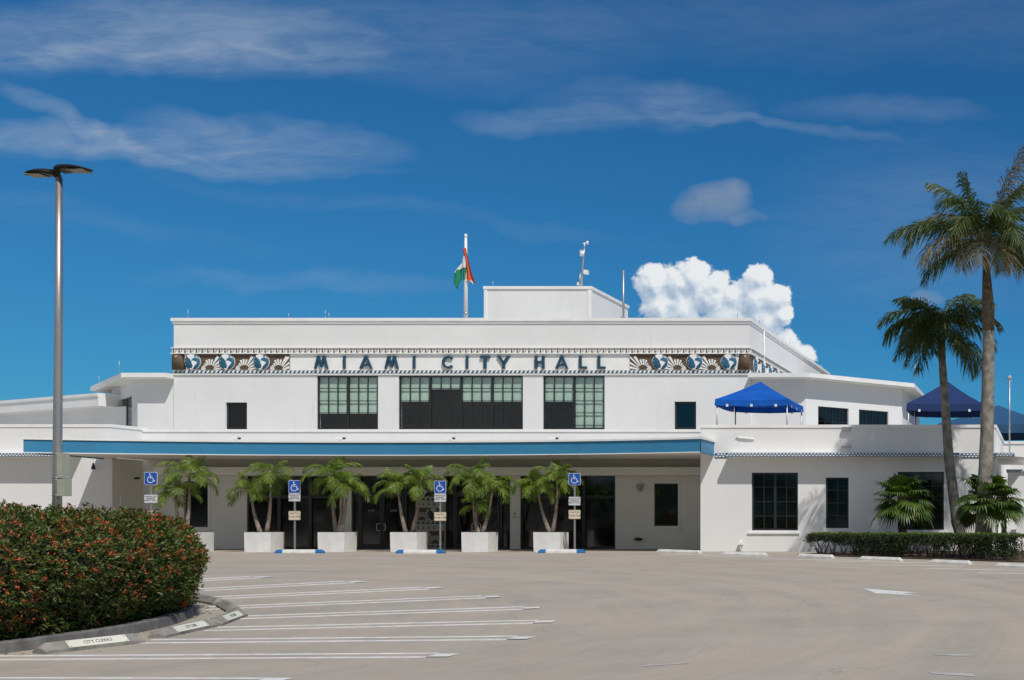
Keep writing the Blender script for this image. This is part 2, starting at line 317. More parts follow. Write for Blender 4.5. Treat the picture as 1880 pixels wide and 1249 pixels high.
# ---------------------------------------------------------------- mesh helper
class MB:
    def __init__(s, default='trim'):
        s.v = []; s.f = []; s.mi = []; s.names = [default]; s.cur = 0; s.M = Matrix.Identity(4); s.smooth = []; s.sm = False
    def use(s, name):
        if name not in s.names: s.names.append(name)
        s.cur = s.names.index(name); return s
    def frame(s, origin, ang=0.0):
        s.M = Matrix.Translation(Vector(origin)) @ Matrix.Rotation(ang, 4, 'Z'); return s
    def add(s, verts, faces):
        o = len(s.v)
        for p in verts: s.v.append(tuple(s.M @ Vector(p)))
        for f in faces: s.f.append([o + i for i in f]); s.mi.append(s.cur); s.smooth.append(s.sm)
    def box(s, x0, x1, y0, y1, z0, z1):
        s.add([(x0, y0, z0), (x1, y0, z0), (x1, y1, z0), (x0, y1, z0), (x0, y0, z1), (x1, y0, z1), (x1, y1, z1), (x0, y1, z1)],
              [(3, 2, 1, 0), (4, 5, 6, 7), (0, 1, 5, 4), (1, 2, 6, 5), (2, 3, 7, 6), (3, 0, 4, 7)])
    def prism(s, pts, y0, y1):            # outline in x,z pushed from y0 (front) to y1
        n = len(pts); a = sum(pts[i][0] * pts[(i + 1) % n][1] - pts[(i + 1) % n][0] * pts[i][1] for i in range(n))
        if a < 0: pts = pts[::-1]
        s.add([(p[0], y0, p[1]) for p in pts] + [(p[0], y1, p[1]) for p in pts],
              [tuple(range(n)), tuple(range(2 * n - 1, n - 1, -1))] + [(i + n, (i + 1) % n + n, (i + 1) % n, i)[::1] for i in range(n)])
    def slab(s, pts, z0, z1):             # outline in x,y pushed up from z0 to z1
        n = len(pts); a = sum(pts[i][0] * pts[(i + 1) % n][1] - pts[(i + 1) % n][0] * pts[i][1] for i in range(n))
        if a < 0: pts = pts[::-1]
        s.add([(p[0], p[1], z0) for p in pts] + [(p[0], p[1], z1) for p in pts],
              [tuple(range(n - 1, -1, -1)), tuple(range(n, 2 * n))] + [(i, (i + 1) % n, (i + 1) % n + n, i + n) for i in range(n)])
    def stroke(s, pts, w, y0, y1, closed=False):
        m = len(pts); L = []; Rr = []
        for i in range(m):
            a = Vector(pts[(i - 1) % m] if (closed or i > 0) else pts[i]); c = Vector(pts[(i + 1) % m] if (closed or i < m - 1) else pts[i])
            d = (c - a).normalized(); n = Vector((-d.y, d.x)) * w / 2; p = Vector(pts[i]); L.append(p + n); Rr.append(p - n)
        for i in range(m if closed else m - 1):
            j = (i + 1) % m; s.prism([tuple(Rr[i]), tuple(Rr[j]), tuple(L[j]), tuple(L[i])], y0, y1)
    def disc(s, cx, cz, r, y0, y1, n=20): s.prism([(cx + r * math.cos(6.2832 * i / n), cz + r * math.sin(6.2832 * i / n)) for i in range(n)], y0, y1)
    def tube(s, pts, radii, n=10, cap=True):
        pts = [Vector(p) for p in pts]
        if isinstance(radii, (int, float)): radii = [radii] * len(pts)
        rings = []; up = None
        for i, p in enumerate(pts):
            d = (pts[min(i + 1, len(pts) - 1)] - pts[max(i - 1, 0)]).normalized()
            ref = Vector((0, 1, 0)) if abs(d.y) < .9 else Vector((1, 0, 0))
            a = d.cross(ref).normalized(); b = d.cross(a)
            rings.append([p + (a * math.cos(6.28318 * k / n) + b * math.sin(6.28318 * k / n)) * radii[i] for k in range(n)])
        vs = [q for r_ in rings for q in r_]; fs = []
        for i in range(len(pts) - 1):
            for k in range(n): fs.append((i * n + k, i * n + (k + 1) % n, (i + 1) * n + (k + 1) % n, (i + 1) * n + k))
        if cap: fs.append(tuple(range(n))[::-1]); fs.append(tuple((len(pts) - 1) * n + k for k in range(n)))
        s.sm = True; s.add(vs, fs); s.sm = False
        if cap: s.smooth[-1] = s.smooth[-2] = False
    def wall(s, u0, u1, z0, z1, y0, y1, holes=()):
        us = sorted({u0, u1, *[h[0] for h in holes], *[h[1] for h in holes]}); zs = sorted({z0, z1, *[h[2] for h in holes], *[h[3] for h in holes]})
        solid = lambda u, z: u0 < u < u1 and z0 < z < z1 and not any(h[0] < u < h[1] and h[2] < z < h[3] for h in holes)
        for i in range(len(us) - 1):
            for j in range(len(zs) - 1):
                a, b, c, d = us[i], us[i + 1], zs[j], zs[j + 1]; mu, mz = (a + b) / 2, (c + d) / 2
                if not solid(mu, mz): continue
                s.add([(a, y0, c), (b, y0, c), (b, y0, d), (a, y0, d)], [(0, 1, 2, 3)])
                s.add([(a, y1, c), (b, y1, c), (b, y1, d), (a, y1, d)], [(3, 2, 1, 0)])
                e = 1e-4
                if not solid(a - e, mz): s.add([(a, y0, c), (a, y0, d), (a, y1, d), (a, y1, c)], [(0, 1, 2, 3)])
                if not solid(b + e, mz): s.add([(b, y0, c), (b, y1, c), (b, y1, d), (b, y0, d)], [(0, 1, 2, 3)])
                if not solid(mu, c - e): s.add([(a, y0, c), (a, y1, c), (b, y1, c), (b, y0, c)], [(0, 1, 2, 3)])
                if not solid(mu, d + e): s.add([(a, y0, d), (b, y0, d), (b, y1, d), (a, y1, d)], [(0, 1, 2, 3)])
    def build(s, name, parent=None, **tags):
        me = bpy.data.meshes.new(name); me.from_pydata(s.v, [], s.f)
        for n in s.names: me.materials.append(MATS[n])
        me.polygons.foreach_set('material_index', s.mi); me.polygons.foreach_set('use_smooth', s.smooth); me.update()
        return link(name, me, parent, **tags)
def wloc(o):
    v = Vector(o.location)
    while o.parent: o = o.parent; v += Vector(o.location)
    return v
def link(name, data, parent=None, **tags):
    o = bpy.data.objects.new(name, data); COL.objects.link(o)
    if parent is not None: o.parent = parent; o.location = -wloc(parent)
    for k, v in tags.items(): o[k] = v
    return o
def thing(name, label, cat, loc=(0, 0, 0), group=None):
    o = bpy.data.objects.new(name, None); COL.objects.link(o); o.location = loc; o.empty_display_size = .2
    o['label'] = label; o['category'] = cat
    if group: o['group'] = group
    return o
def copy_thing(root, loc, rotz, label, group=None):
    r = root.copy(); COL.objects.link(r); r.location = loc; r.rotation_euler = (0, 0, rotz); r['label'] = label
    if group: r['group'] = group
    for ch in list(root.children):
        c = ch.copy(); COL.objects.link(c); c.parent = r
        for g in ch.children:
            d = g.copy(); COL.objects.link(d); d.parent = c
    return r
def text_mesh(txt, size, extrude, mname, align='CENTER', font_scale_x=1.0, spacing=1.0):
    cu = bpy.data.curves.new('t', 'FONT'); cu.body = txt; cu.size = size; cu.extrude = extrude; cu.align_x = align; cu.align_y = 'CENTER'
    cu.space_line = spacing; cu.resolution_u = 2
    o = bpy.data.objects.new('t', cu); COL.objects.link(o)
    dg = bpy.context.evaluated_depsgraph_get(); dg.update()
    me = bpy.data.meshes.new_from_object(o.evaluated_get(dg)); bpy.data.objects.remove(o)
    me.materials.clear(); me.materials.append(MATS[mname]); return me
def add_text(parent, name, txt, size, pos, mname, M=None, extrude=.002, sx=1.0, spacing=1.0):
    """lettering standing upright, facing -Y, centred on pos (in the parent's own space)"""
    me = text_mesh(txt, size, extrude, mname, spacing=spacing)
    T = Matrix.Translation(Vector(pos)) @ (M or Matrix.Identity(4)) @ Matrix.Rotation(R(90), 4, 'X') @ Matrix.Diagonal((sx, 1, 1, 1))
    me.transform(T); o = bpy.data.objects.new(name, me); COL.objects.link(o); o.parent = parent; return o

# ---------------------------------------------------------------- ground
ys = [-400, -60, 0, 10, 14, 16, 17.5] + [18 + 31 * i / 31 for i in range(32)] + [50, 60, 100, 300, 1500, 4000]
xs = [-4000, -600, -100, -60, -40, -30, -20, -10, 0, 10, 30, 100, 600, 4000]
g = MB('pavement'); nx = len(xs)
g.add([(x, y, G(y)) for y in ys for x in xs], [(j * nx + i, j * nx + i + 1, (j + 1) * nx + i + 1, (j + 1) * nx + i) for j in range(len(ys) - 1) for i in range(nx - 1)])
g.build('parking_lot', kind='structure')
def strip(mb, pts, w, dz=.006, sub=8):
    for a, b in zip(pts[:-1], pts[1:]):
        a = Vector(a[:2]); b = Vector(b[:2]); d = (b - a).normalized(); n = Vector((-d.y, d.x)) * w / 2
        prev = None
        for i in range(sub + 1):
            p = a.lerp(b, i / sub); q = [(p - n), (p + n)]
            cur = [(v.x, v.y, G(v.y) + dz) for v in q]
            if prev:
                lo_ = lambda v: (v[0], v[1], v[2] - dz)
                mb.add([prev[0], cur[0], cur[1], prev[1], lo_(prev[0]), lo_(cur[0]), lo_(cur[1]), lo_(prev[1])], [(0, 1, 2, 3), (4, 5, 1, 0), (6, 7, 3, 2)])
            prev = cur
def gpoly(mb, pix, dz=.005):
    v = [ground_at(*p) for p in pix]; mb.add([(p.x, p.y, p.z + dz) for p in v], [tuple(range(len(v)))])
lines = [((365, 1065), (492, 1059)), ((365, 1083), (664, 1067.5)), ((395, 1098), (806, 1079)), ((380, 1117), (915, 1095)), ((440, 1134), (990, 1115.5)),
         ((388, 1155), (1017, 1141)), ((262, 1178), (977, 1171)), ((-60, 1208.5), (835, 1203)), ((-60, 1248.5), (520, 1249.5))]
for (a, b) in lines:
    A = ground_at(*a); B = ground_at(*b); d = (B - A); d.z = 0; d.normalize(); wd = .20 + .012 * max(0, (A.y + B.y) / 2 - 18); lw_ = .11 + .006 * max(0, (A.y + B.y) / 2 - 18); n = Vector((-d.y, d.x, 0)) * wd
    m = MB('paint_line')
    B2 = B - d * .32
    strip(m, [A + n, B2 + n], lw_, .005); strip(m, [A - n, B2 - n], lw_, .005)
    q = [B2 + n * 1.25, B2 - n * 1.25, B + n * .3 - d * .0, B + n * 1.2]
    m.add([(B2.x + n.x * 1.2, B2.y + n.y * 1.2, G(B2.y) + .0055), (B2.x - n.x * 1.2, B2.y - n.y * 1.2, G(B2.y) + .0055), (B.x - n.x * 1.2, B.y - n.y * 1.2, G(B.y) + .0055), (B.x + n.x * 1.2, B.y + n.y * 1.2, G(B.y) + .0055)], [(0, 1, 2, 3)])
    m.build('stall_marking', kind='structure')
for (a, b, w) in [((1290, 1021), (1420, 1023), .12), ((1400, 1026), (1640, 1030), .12), ((1500, 1030), (1720, 1034), .12), ((1600, 1037), (1770, 1040), .12), ((1700, 1044), (1840, 1047), .12), ((1795, 1052), (1900, 1054), .12), ((1215, 1018), (1330, 1019), .12)]:
    m = MB('paint_line'); strip(m, [ground_at(*a), ground_at(*b)], w, .005); m.build('stall_marking', kind='structure')
m = MB('paint_line'); gpoly(m, [(1586, 1081), (1608, 1090), (1690, 1094.5), (1655, 1090), (1684, 1088.5)]); m.build('painted_arrow', kind='structure')
m = MB('paint_worn'); gpoly(m, [(1700, 1233), (1712, 1238), (1792, 1243), (1786, 1238)]); gpoly(m, [(1715, 1201), (1790, 1203), (1790, 1205), (1720, 1204)])
m.build('worn_arrow', kind='structure')
m = MB('paint_worn'); gpoly(m, [(1180, 1222), (1263, 1217.5), (1263, 1219), (1180, 1224)]); m.build('worn_marking', kind='structure')

# ---------------------------------------------------------------- CITY HALL
DREC, DLW, DRW, DM = 54.6, 52.8, 49.8, 58.65
ZB = .46
hall = thing('city_hall', 'long white stucco civic building with blue canopy fascia, globe frieze and MIAMI CITY HALL lettering', 'building', (-27, 54, ZB))
def window(parent, fr, u0, u1, z0, z1, y, cols, rows, bays=1, blinds=None, glass='glass_up', fw=.06, mw=.03, slats=False, name='window', zs=None, room=True, inside=None):
    """fr=(origin, angle). opening in local coords; y = plane of the frame. Real frame, muntins, panes, blinds and a dark room behind."""
    f = MB('frame_dark').frame(*fr); y0, y1 = y, y + .07
    f.box(u0, u1, y0, y1, z0, z0 + fw); f.box(u0, u1, y0, y1, z1 - fw, z1); f.box(u0, u0 + fw, y0, y1, z0 + fw, z1 - fw); f.box(u1 - fw, u1, y0, y1, z0 + fw, z1 - fw)
    bw = (u1 - u0) / bays
    for i in range(1, bays): f.box(u0 + i * bw - fw * .7, u0 + i * bw + fw * .7, y0 - .01, y1, z0 + fw, z1 - fw)
    for b in range(bays):
        a = u0 + b * bw + (fw if b == 0 else fw * .7); c = u0 + (b + 1) * bw - (fw if b == bays - 1 else fw * .7)
        for k in range(1, cols): x = a + (c - a) * k / cols; f.box(x - mw / 2, x + mw / 2, y0 + .012, y1 - .012, z0 + fw, z1 - fw)
        lv = zs if zs else [z0 + (z1 - z0) * k / rows for k in range(1, rows)]
        for z in lv: f.box(a, c, y0 + .018, y1 - .018, z - mw / 2, z + mw / 2)
    w = f.build(name, parent)
    p = MB(glass).frame(*fr); ym = y + .035; p.add([(u0 + .02, ym, z0 + .02), (u1 - .02, ym, z0 + .02), (u1 - .02, ym, z1 - .02), (u0 + .02, ym, z1 - .02)], [(0, 1, 2, 3)])
    sub(p, 'pane', w)
    if blinds:
        for b, zb in enumerate(blinds):
            if zb is None: continue
            q = MB('blind').frame(*fr); a = u0 + b * bw + .03; c = u0 + (b + 1) * bw - .03
            q.box(a, c, y + .12, y + .126, zb, z1 - .01); q.box(a, c, y + .11, y + .14, zb - .03, zb); sub(q, 'blind', w)
    if slats:
        q = MB('slat_blind').frame(*fr); z = z0 + .05
        while z < z1 - .05: q.box(u0 + .05, u1 - .05, y + .16, y + .19, z, z + .012); z += .055
        sub(q, 'blind', w)
    if room:
        q = MB('interior').frame(*fr); dep = 1.6
        x0, x1, r0, r1, ya, yb = u0 - .25, u1 + .25, z0 - .25, z1 + .25, y + .26, y + dep
        q.add([(x0, ya, r0), (x1, ya, r0), (x1, ya, r1), (x0, ya, r1), (x0, yb, r0), (x1, yb, r0), (x1, yb, r1), (x0, yb, r1)], [(4, 5, 6, 7), (0, 4, 7, 3), (5, 1, 2, 6), (7, 6, 2, 3), (0, 1, 5, 4)])
        sub(q, 'interior', w)
    return w
def sub(mb, name, parent, **kw):
    return mb.build(name, parent, **kw)
def L(D): return ((0, D, 0), 0.0)
def bead(mb, u0, u1, y, z0, z1, proud=.03): mb.box(u0, u1, y - proud, y + .25, z0, z1)

# --- main block, front
UM0, UM1 = PX(319, DM), PX(1377, DM); ZT = PZ(586, DM)
def um(x): return PX(x, DM)
def zm(y): return PZ(y, DM)
wins = [(582, 694, 2, [758, 758]), (732, 960, 4, [736, 713, 736, 736]), (997, 1110, 2, [736, 784.5])]
holes = [(um(a), um(b), zm(788.5), zm(690)) for a, b, _, _ in wins] + [(um(414), um(453.5), zm(788.5), zm(739)), (um(1238), um(1278), zm(788.5), zm(737.5))]
m = MB('stucco').frame(*L(DM)); m.wall(UM0, UM1, 4.6, ZT - .1, 0, .3, holes)
SL = 21.5                                          # depth of the block
m.box(UM1 - .3, UM1, .3, SL, 4.6, ZT - .1); m.box(UM0, UM0 + .3, .3, SL, 4.6, ZT - .1); m.box(UM0 + .3, UM1 - .3, SL - .3, SL, 4.6, ZT - .1)
m.build('wall', hall)
m = MB('roofing'); m.box(UM0 + .3, UM1 - .3, DM + .3, DM + SL - .3, ZT - .55, ZT - .4); m.build('roof', hall)
m = MB('trim').frame(*L(DM)); c0, c1 = ZT - .1, ZT + .04
m.box(UM0 - .09, UM1 + .09, -.09, .36, c0, c1); m.box(UM1 - .36, UM1 + .09, .36, SL, c0, c1); m.box(UM0 - .09, UM0 + .36, .36, SL, c0, c1)
m.box(UM0 - .04, UM1 + .04, -.045, 0, c0 - .11, c0); m.box(UM1, UM1 + .045, 0, SL, c0 - .11, c0)
m.build('coping', hall)
for (a, b, n, bl) in wins:
    window(hall, L(DM), um(a), um(b), zm(788.5), zm(690), .05, 3, 1, n, [zm(v) for v in bl], 'glass_up', .07, .035, zs=[zm(v) for v in (713, 736, 758, 781)])
window(hall, L(DM), um(414), um(453.5), zm(788.5), zm(739), .1, 1, 1, 1, None, 'glass_low', .10)
window(hall, L(DM), um(1238), um(1278), zm(788.5), zm(737.5), .1, 1, 1, 1, None, 'glass_low', .10)

# --- frieze
def wave_row(mb, u0, u1, z0, z1, y, pitch, dirn=1):
    n = max(1, round((u1 - u0) / pitch)); p = (u1 - u0) / n; h = z1 - z0
    shape = [(0, 0), (1, 0), (1.0, .18), (.80, .34), (.74, .55), (.84, .72), (1.0, .74), (1.0, .98), (.70, .98), (.50, .80), (.42, .52), (.28, .26), (0, .14)]
    for i in range(n):
        s_ = [(u0 + (i + (x if dirn > 0 else 1 - x)) * p, z0 + v * h) for x, v in shape]
        mb.prism(s_, y - .012, y)
def tulip_row(mb, u0, u1, z0, z1, y, pitch, dark='frieze_dark', lite='frieze_grey'):
    n = max(1, round((u1 - u0) / pitch)); p = (u1 - u0) / n; h = z1 - z0
    for i in range(n):
        a = u0 + i * p
        mb.use(dark); mb.prism([(a + p * .12, z0 + h * .06), (a + p * .46, z0 + h * .06), (a + p * .40, z0 + h * .42), (a + p * .30, z0 + h * .55), (a + p * .36, z0 + h * .94), (a + p * .16, z0 + h * .94), (a + p * .22, z0 + h * .5), (a + p * .16, z0 + h * .36)], y - .012, y)
        mb.use(lite); mb.prism([(a + p * .55, z0 + h * .2), (a + p * .72, z0 + h * .12), (a + p * .9, z0 + h * .5), (a + p * .88, z0 + h * .92), (a + p * .62, z0 + h * .92)], y - .010, y)
def fan(mb, c, zb, h, y, dirn, white='trim', brown='frieze_brown', lo=0, hi=11, clip=None):
    mb.use(white)
    W_ = [(9, 1.0), (26, .98), (43, 1.2), (60, .98), (77, .66), (93, .66), (109, .64), (126, .50), (143, .46), (158, .50), (171, .50)]
    for a, r in W_[lo:hi]:
        aa = R(a); r0 = .30 * h
        def pt(ang, rr):
            x = math.cos(ang) * rr * 1.08; z = min(math.sin(ang) * rr, h * .97); xx = c + dirn * x; xx = xx if clip is None else (min(xx, clip) if dirn > 0 else max(xx, clip)); return (xx, zb + z)
        hw = R(5.2); mb.prism([pt(aa - hw, r0), pt(aa + hw, r0), pt(aa + hw * .92, r * h), pt(aa - hw * .92, r * h)], y - .02, y)
def globe(mb, c, zc, r, y, blue='frieze_blue', white='trim', halo=True, flip=1):
    if halo: mb.use(white); mb.disc(c, zc, r * 1.05, y - .022, y, 26)
    mb.use(blue); n = 28
    ring = lambda rr, yy: [(c + rr * r * math.cos(6.2832 * i / n), yy, zc + rr * r * math.sin(6.2832 * i / n)) for i in range(n)]
    vs = ring(1, y - .022) + ring(.93, y - .07) + ring(.5, y - .10) + [(c, y - .11, zc)]
    fs = [(i, (i + 1) % n, (i + 1) % n + n, i + n) for i in range(n)] + [(i + n, (i + 1) % n + n, (i + 1) % n + 2 * n, i + 2 * n) for i in range(n)] + [(i + 2 * n, (i + 1) % n + 2 * n, 3 * n) for i in range(n)]
    mb.sm = True; mb.add(vs, fs); mb.sm = False
    mb.use(white)
    for sh in ([(-.52, .82), (-.2, .97), (.42, .90), (.30, .66), (.44, .52), (.16, .42), (.08, .20), (-.02, .08), (-.14, .32), (-.36, .48), (-.50, .62)],
               [(.02, .06), (.20, .16), (.44, .06), (.74, -.10), (.58, -.34), (.36, -.56), (.22, -.84), (.12, -.82), (.20, -.46), (.06, -.18)],
               [(-.12, -.97), (-.18, -.84), (.14, -.84), (.18, -.97)], [(.62, .66), (.80, .56), (.74, .44), (.60, .50)], [(-.76, .10), (-.66, .12), (-.68, .02)], [(-.78, -.30), (-.70, -.28), (-.72, -.36)]):
        mb.prism([(c + flip * x * r, zc + z * r) for x, z in sh], y - .118, y - .03)
zd0, zd1, zp0, zp1, zw0, zw1 = zm(648.6), zm(639.8), zm(679.6), zm(650.3), zm(686.4), zm(680.4)
hp = zp1 - zp0; zc = (zp0 + zp1) / 2
m = MB('trim').frame(*L(DM))
m.box(UM0 - .05, UM1 + .05, -.05, 0, zd0, zd1); tulip_row(m, UM0 - .05, UM1 + .05, zd0, zd1, -.05, .268)
m.use('trim'); m.box(UM0 - .09, UM1 + .09, -.10, 0, zd1, zd1 + .035); m.box(UM0 - .09, UM1 + .09, -.12, 0, zp1, zd0)
m.box(UM0 - .02, UM1 + .02, -.022, 0, zw0, zw1); m.use('letter_blue'); wave_row(m, UM0, UM1, zw0, zw1, -.022, .1985)
m.use('trim'); m.box(UM0 - .07, UM1 + .07, -.07, 0, zw0 - .05, zw0); m.box(UM0 - .03, UM1 + .03, -.03, 0, zw1, zp0)
m.box(um(534.5), um(1153.5), -.02, 0, zp0, zp1)
fz = m.build('frieze', hall)
g0 = um(354.5); pit = um(417.6) - um(354.5)
for sgn in (1, -1):
    m = MB('frieze_brown').frame(*L(DM))
    a0, a1 = (um(320.5), um(532)) if sgn > 0 else (um(1156.5), um(1376.5))
    m.box(a0, a1, -.02, 0, zp0, zp1)
    m.build('relief_panel', hall)
    for k in range(3):
        gx = um(354.5) + k * pit if sgn > 0 else um(1338.6) - k * pit
        q = MB('trim').frame(*L(DM)); fan(q, gx + sgn * pit * .5, zp0 + .01, hp, -.021, sgn, clip=(a1 - .01 if sgn > 0 else a0 + .01))
        q.use('trim'); q.prism([(gx + sgn * .40, zp0 + .005), (gx + sgn * (pit - .40), zp0 + .005), (gx + sgn * (pit - .62), zp0 + .09), (gx + sgn * .62, zp0 + .09)], -.030, -.0215)
        q.use('frieze_brown'); q.prism([(gx + sgn * pit * .5 + hp * .27 * math.cos(a_), zp0 + .012 + hp * .17 * math.sin(a_)) for a_ in [math.pi * i / 10 for i in range(11)]], -.045, -.031)
        q.build('sunburst_relief', hall)
        q = MB('trim').frame(*L(DM)); globe(q, gx, zc, hp * .49, -.022); q.build('globe_relief', hall)
    # end figure in brown relief
    ex = um(322) if sgn > 0 else um(1375)
    q = MB('frieze_brown').frame(*L(DM))
    q.use('trim'); q.prism([(ex + sgn * .52, zp0), (ex + sgn * .66, zp0), (ex + sgn * .60, zp0 + hp * .5), (ex + sgn * .62, zp1 - .01), (ex + sgn * .44, zp1 - .01), (ex + sgn * .50, zp0 + hp * .5)], -.034, -.0215)
    q.use('frieze_brown'); q.sm = True
    q.prism([(ex - sgn * .06, zp0), (ex + sgn * .47, zp0), (ex + sgn * .44, zp0 + hp * .5), (ex + sgn * .36, zp1 - .10), (ex + sgn * .2, zp1 - .02), (ex - sgn * .06, zp1 - .02)], -.16, -.03); q.sm = False
    q.use('frieze_grey'); q.disc(ex + sgn * .14, zp1 - .13, .055, -.18, -.16, 12)
    q.build('corner_relief', hall)
# side return of the frieze, running back along the right flank
fr = ((UM1, DM, 0), R(90))
m = MB('trim').frame(*fr); LS = 12.0
m.box(.05, LS, -.05, 0, zd0, zd1); tulip_row(m, .05, LS, zd0, zd1, -.05, .268)
m.use('trim'); m.box(.09, LS, -.10, 0, zd1, zd1 + .035); m.box(.09, LS, -.12, 0, zp1, zd0); m.box(.07, LS, -.07, 0, zw0 - .05, zw0)
m.use('frieze_brown'); m.box(.02, LS, -.02, 0, zp0, zp1)
m.use('trim'); m.box(.02, LS, -.022, 0, zw0, zw1); m.use('letter_blue'); wave_row(m, .05, LS, zw0, zw1, -.022, .1985)
for k in range(7):
    gx = .95 + k * pit; globe(m, gx, zc, hp * .49, -.022); fan(m, gx + pit * .5, zp0 + .01, hp, -.021, 1)
m.build('frieze', hall)
m = MB('trim'); m.tube([(UM1 + .06, DM + 2.7, 8.6), (UM1 + .06, DM + 2.7, ZT)], .035, 6); m.build('drainpipe', hall)

# --- lettering
def letter(ch, xc):
    s_ = DM / F; Hh = 23.5 * s_; z0 = zm(677.5); w = 3.8 * s_; q = MB('letter_blue').frame(*L(DM)); X = um(xc); y0, y1 = -.12, -.03
    p = lambda a, b: (X + a * Hh, z0 + b * Hh)
    if ch == 'I': q.prism([(X - w / 2, z0), (X + w / 2, z0), (X + w / 2, z0 + Hh), (X - w / 2, z0 + Hh)], y0, y1)
    if ch == 'M':
        for a, b in (((-.46, 0), (-.22, 1)), ((-.22, 1), (0, .12)), ((0, .12), (.22, 1)), ((.22, 1), (.46, 0))):
            dy = 0 if a[0] in (-.46, 0) else .004
            h_ = w / Hh / 2 * 1.02; q.prism([p(a[0] - h_, a[1]), p(a[0] + h_, a[1]), p(b[0] + h_, b[1]), p(b[0] - h_, b[1])], y0 - dy, y1)
    if ch == 'A':
        h_ = w / Hh / 2 * 1.05
        for sg, dy in ((-1, 0), (1, .004)): q.prism([p(sg * .42 - h_, 0), p(sg * .42 + h_, 0), p(h_ * .9, 1.02), p(-h_ * .9, 1.02)], y0 - dy, y1)
        q.prism([p(-.28, .22), p(.28, .22), p(.22, .38), p(-.22, .38)], y0 + .006, y1)
    if ch == 'C':
        pts = [(X + Hh * (.04 + .40 * math.cos(a)), z0 + Hh * (.5 + .41 * math.sin(a))) for a in [R(42 + (318 - 42) * i / 18) for i in range(19)]]
        q.stroke(pts, w, y0, y1)
    if ch == 'T': q.prism([p(-.10, 0), p(.10, 0), p(.10, .82), p(-.10, .82)], y0, y1); q.prism([p(-.37, .82), p(.37, .82), p(.37, 1), p(-.37, 1)], y0, y1)
    if ch == 'Y':
        q.prism([p(-.10, 0), p(.10, 0), p(.10, .46), p(-.10, .46)], y0, y1)
        for sg, dy in ((-1, .003), (1, .006)): q.prism([p(-.11, .42), p(.11, .42), p(sg * .40 + .11, 1), p(sg * .40 - .11, 1)], y0 - dy, y1)
    if ch == 'H':
        for sg in (-1, 1): q.prism([p(sg * .28 - .095, 0), p(sg * .28 + .095, 0), p(sg * .28 + .095, 1), p(sg * .28 - .095, 1)], y0, y1)
        q.prism([p(-.185, .42), p(.185, .42), p(.185, .60), p(-.185, .60)], y0, y1)
    if ch == 'L': q.prism([p(-.28, 0), p(-.09, 0), p(-.09, 1), p(-.28, 1)], y0, y1); q.prism([p(-.09, 0), p(.32, 0), p(.32, .17), p(-.09, .17)], y0, y1)
    q.build('letter', hall)
for ch, x in zip('MIAMICITYHALL', (591.5, 634, 673.5, 720.5, 762, 823.5, 859, 892, 926, 992, 1032.5, 1071, 1105)): letter(ch, x)

# --- shoulders (45 degree chamfers) left and right, with deep eaves
ZE1, ZE0 = 8.56, 8.36
DS = 58.8
lc = (-42.5, DS); lb = (-47.25, DS + 4.75)
m = MB('stucco'); m.box(lc[0], UM0 - .005, DS, DS + .25, 4.6, ZE0); m.build('wall', hall)
frL = ((lb[0], lb[1], 0), R(-45)); LL = 4.75 * math.sqrt(2)
def t45(px, ox, oy, sgn):   # distance along the left chamfer (from lb) at photo column px
    k = (px - CX) / F; t = (ox - k * oy) / (k * (-1) - 1) if sgn < 0 else 0; return t
ta = [(lambda k: (lb[0] - k * lb[1]) / (-k - 1))((px - CX) / F) for px in (217, 242)]
ua = [abs(t) * math.sqrt(2) for t in ta]
Dw = lb[1] - abs(ta[1]); za, zb2 = PZ(784, Dw), PZ(726, Dw)
m = MB('stucco').frame(*frL); m.wall(0, LL, 4.6, ZE0, 0, .25, [(ua[0], ua[1], za, zb2)]); m.build('wall', hall)
window(hall, frL, ua[0], ua[1], za, zb2, .08, 2, 4, 1, None, 'glass_low', .06)
m = MB('stucco'); m.box(lb[0], lb[0] + .25, lb[1] + .2, lb[1] + 9, 4.6, ZE0); m.build('wall', hall)
eL = [(UM0 - .005, DS - .65), (-42.8, DS - .65), (-48.75, DS + 5.3), (-48.75, DS + 14), (UM0 - .005, DS + 14)]
m = MB('trim'); m.slab(eL, ZE0, ZE1); m.build('roof', hall)
m = MB('soffit'); m.slab([(UM0 - .01, DS - .55), (-42.76, DS - .55), (-48.6, DS + 5.3), (-48.6, DS + 13.9), (UM0 - .01, DS + 13.9)], ZE0 - .03, ZE0); m.build('soffit', hall)
# right
rc = (PX(1479, DS), DS)
m = MB('stucco'); m.box(UM1 + .005, rc[0], DS, DS + .25, 4.6, ZE0); m.build('wall', hall)
LR = 5.0; frR = ((rc[0], rc[1], 0), R(45))
def tr(px): k = (px - CX) / F; return (k * rc[1] - rc[0]) / (1 - k) * math.sqrt(2)
LRr = tr(1656)
h1 = (tr(1502), tr(1558)); h2 = (tr(1577), tr(1631)); zt1, zb1 = PZ(739.5, DS + 1.4), PZ(777, DS + 1.4); zt1 = 7.12; zb1 = 5.75
m = MB('stucco').frame(*frR); m.wall(0, LRr, 4.6, ZE0, 0, .25, [(*h1, zb1, zt1), (*h2, zb1, zt1)]); m.build('wall', hall)
for h in (h1, h2): window(hall, frR, h[0], h[1], zb1, zt1, .10, 4, 2, 1, None, 'glass_low', .06)
e2 = (rc[0] + LRr / 1.41421, rc[1] + LRr / 1.41421)
m = MB('stucco'); m.box(e2[0] - .25, e2[0], e2[1] + .2, e2[1] + 9, 4.6, ZE0); m.build('wall', hall)
eR = [(UM1 + .005, DS - .65), (rc[0] + .3, DS - .65), (e2[0] + .65, e2[1] - .3), (e2[0] + .65, e2[1] + 9), (UM1 + .005, e2[1] + 9)]
m = MB('trim'); m.slab(eR, ZE0, ZE1); m.build('roof', hall)
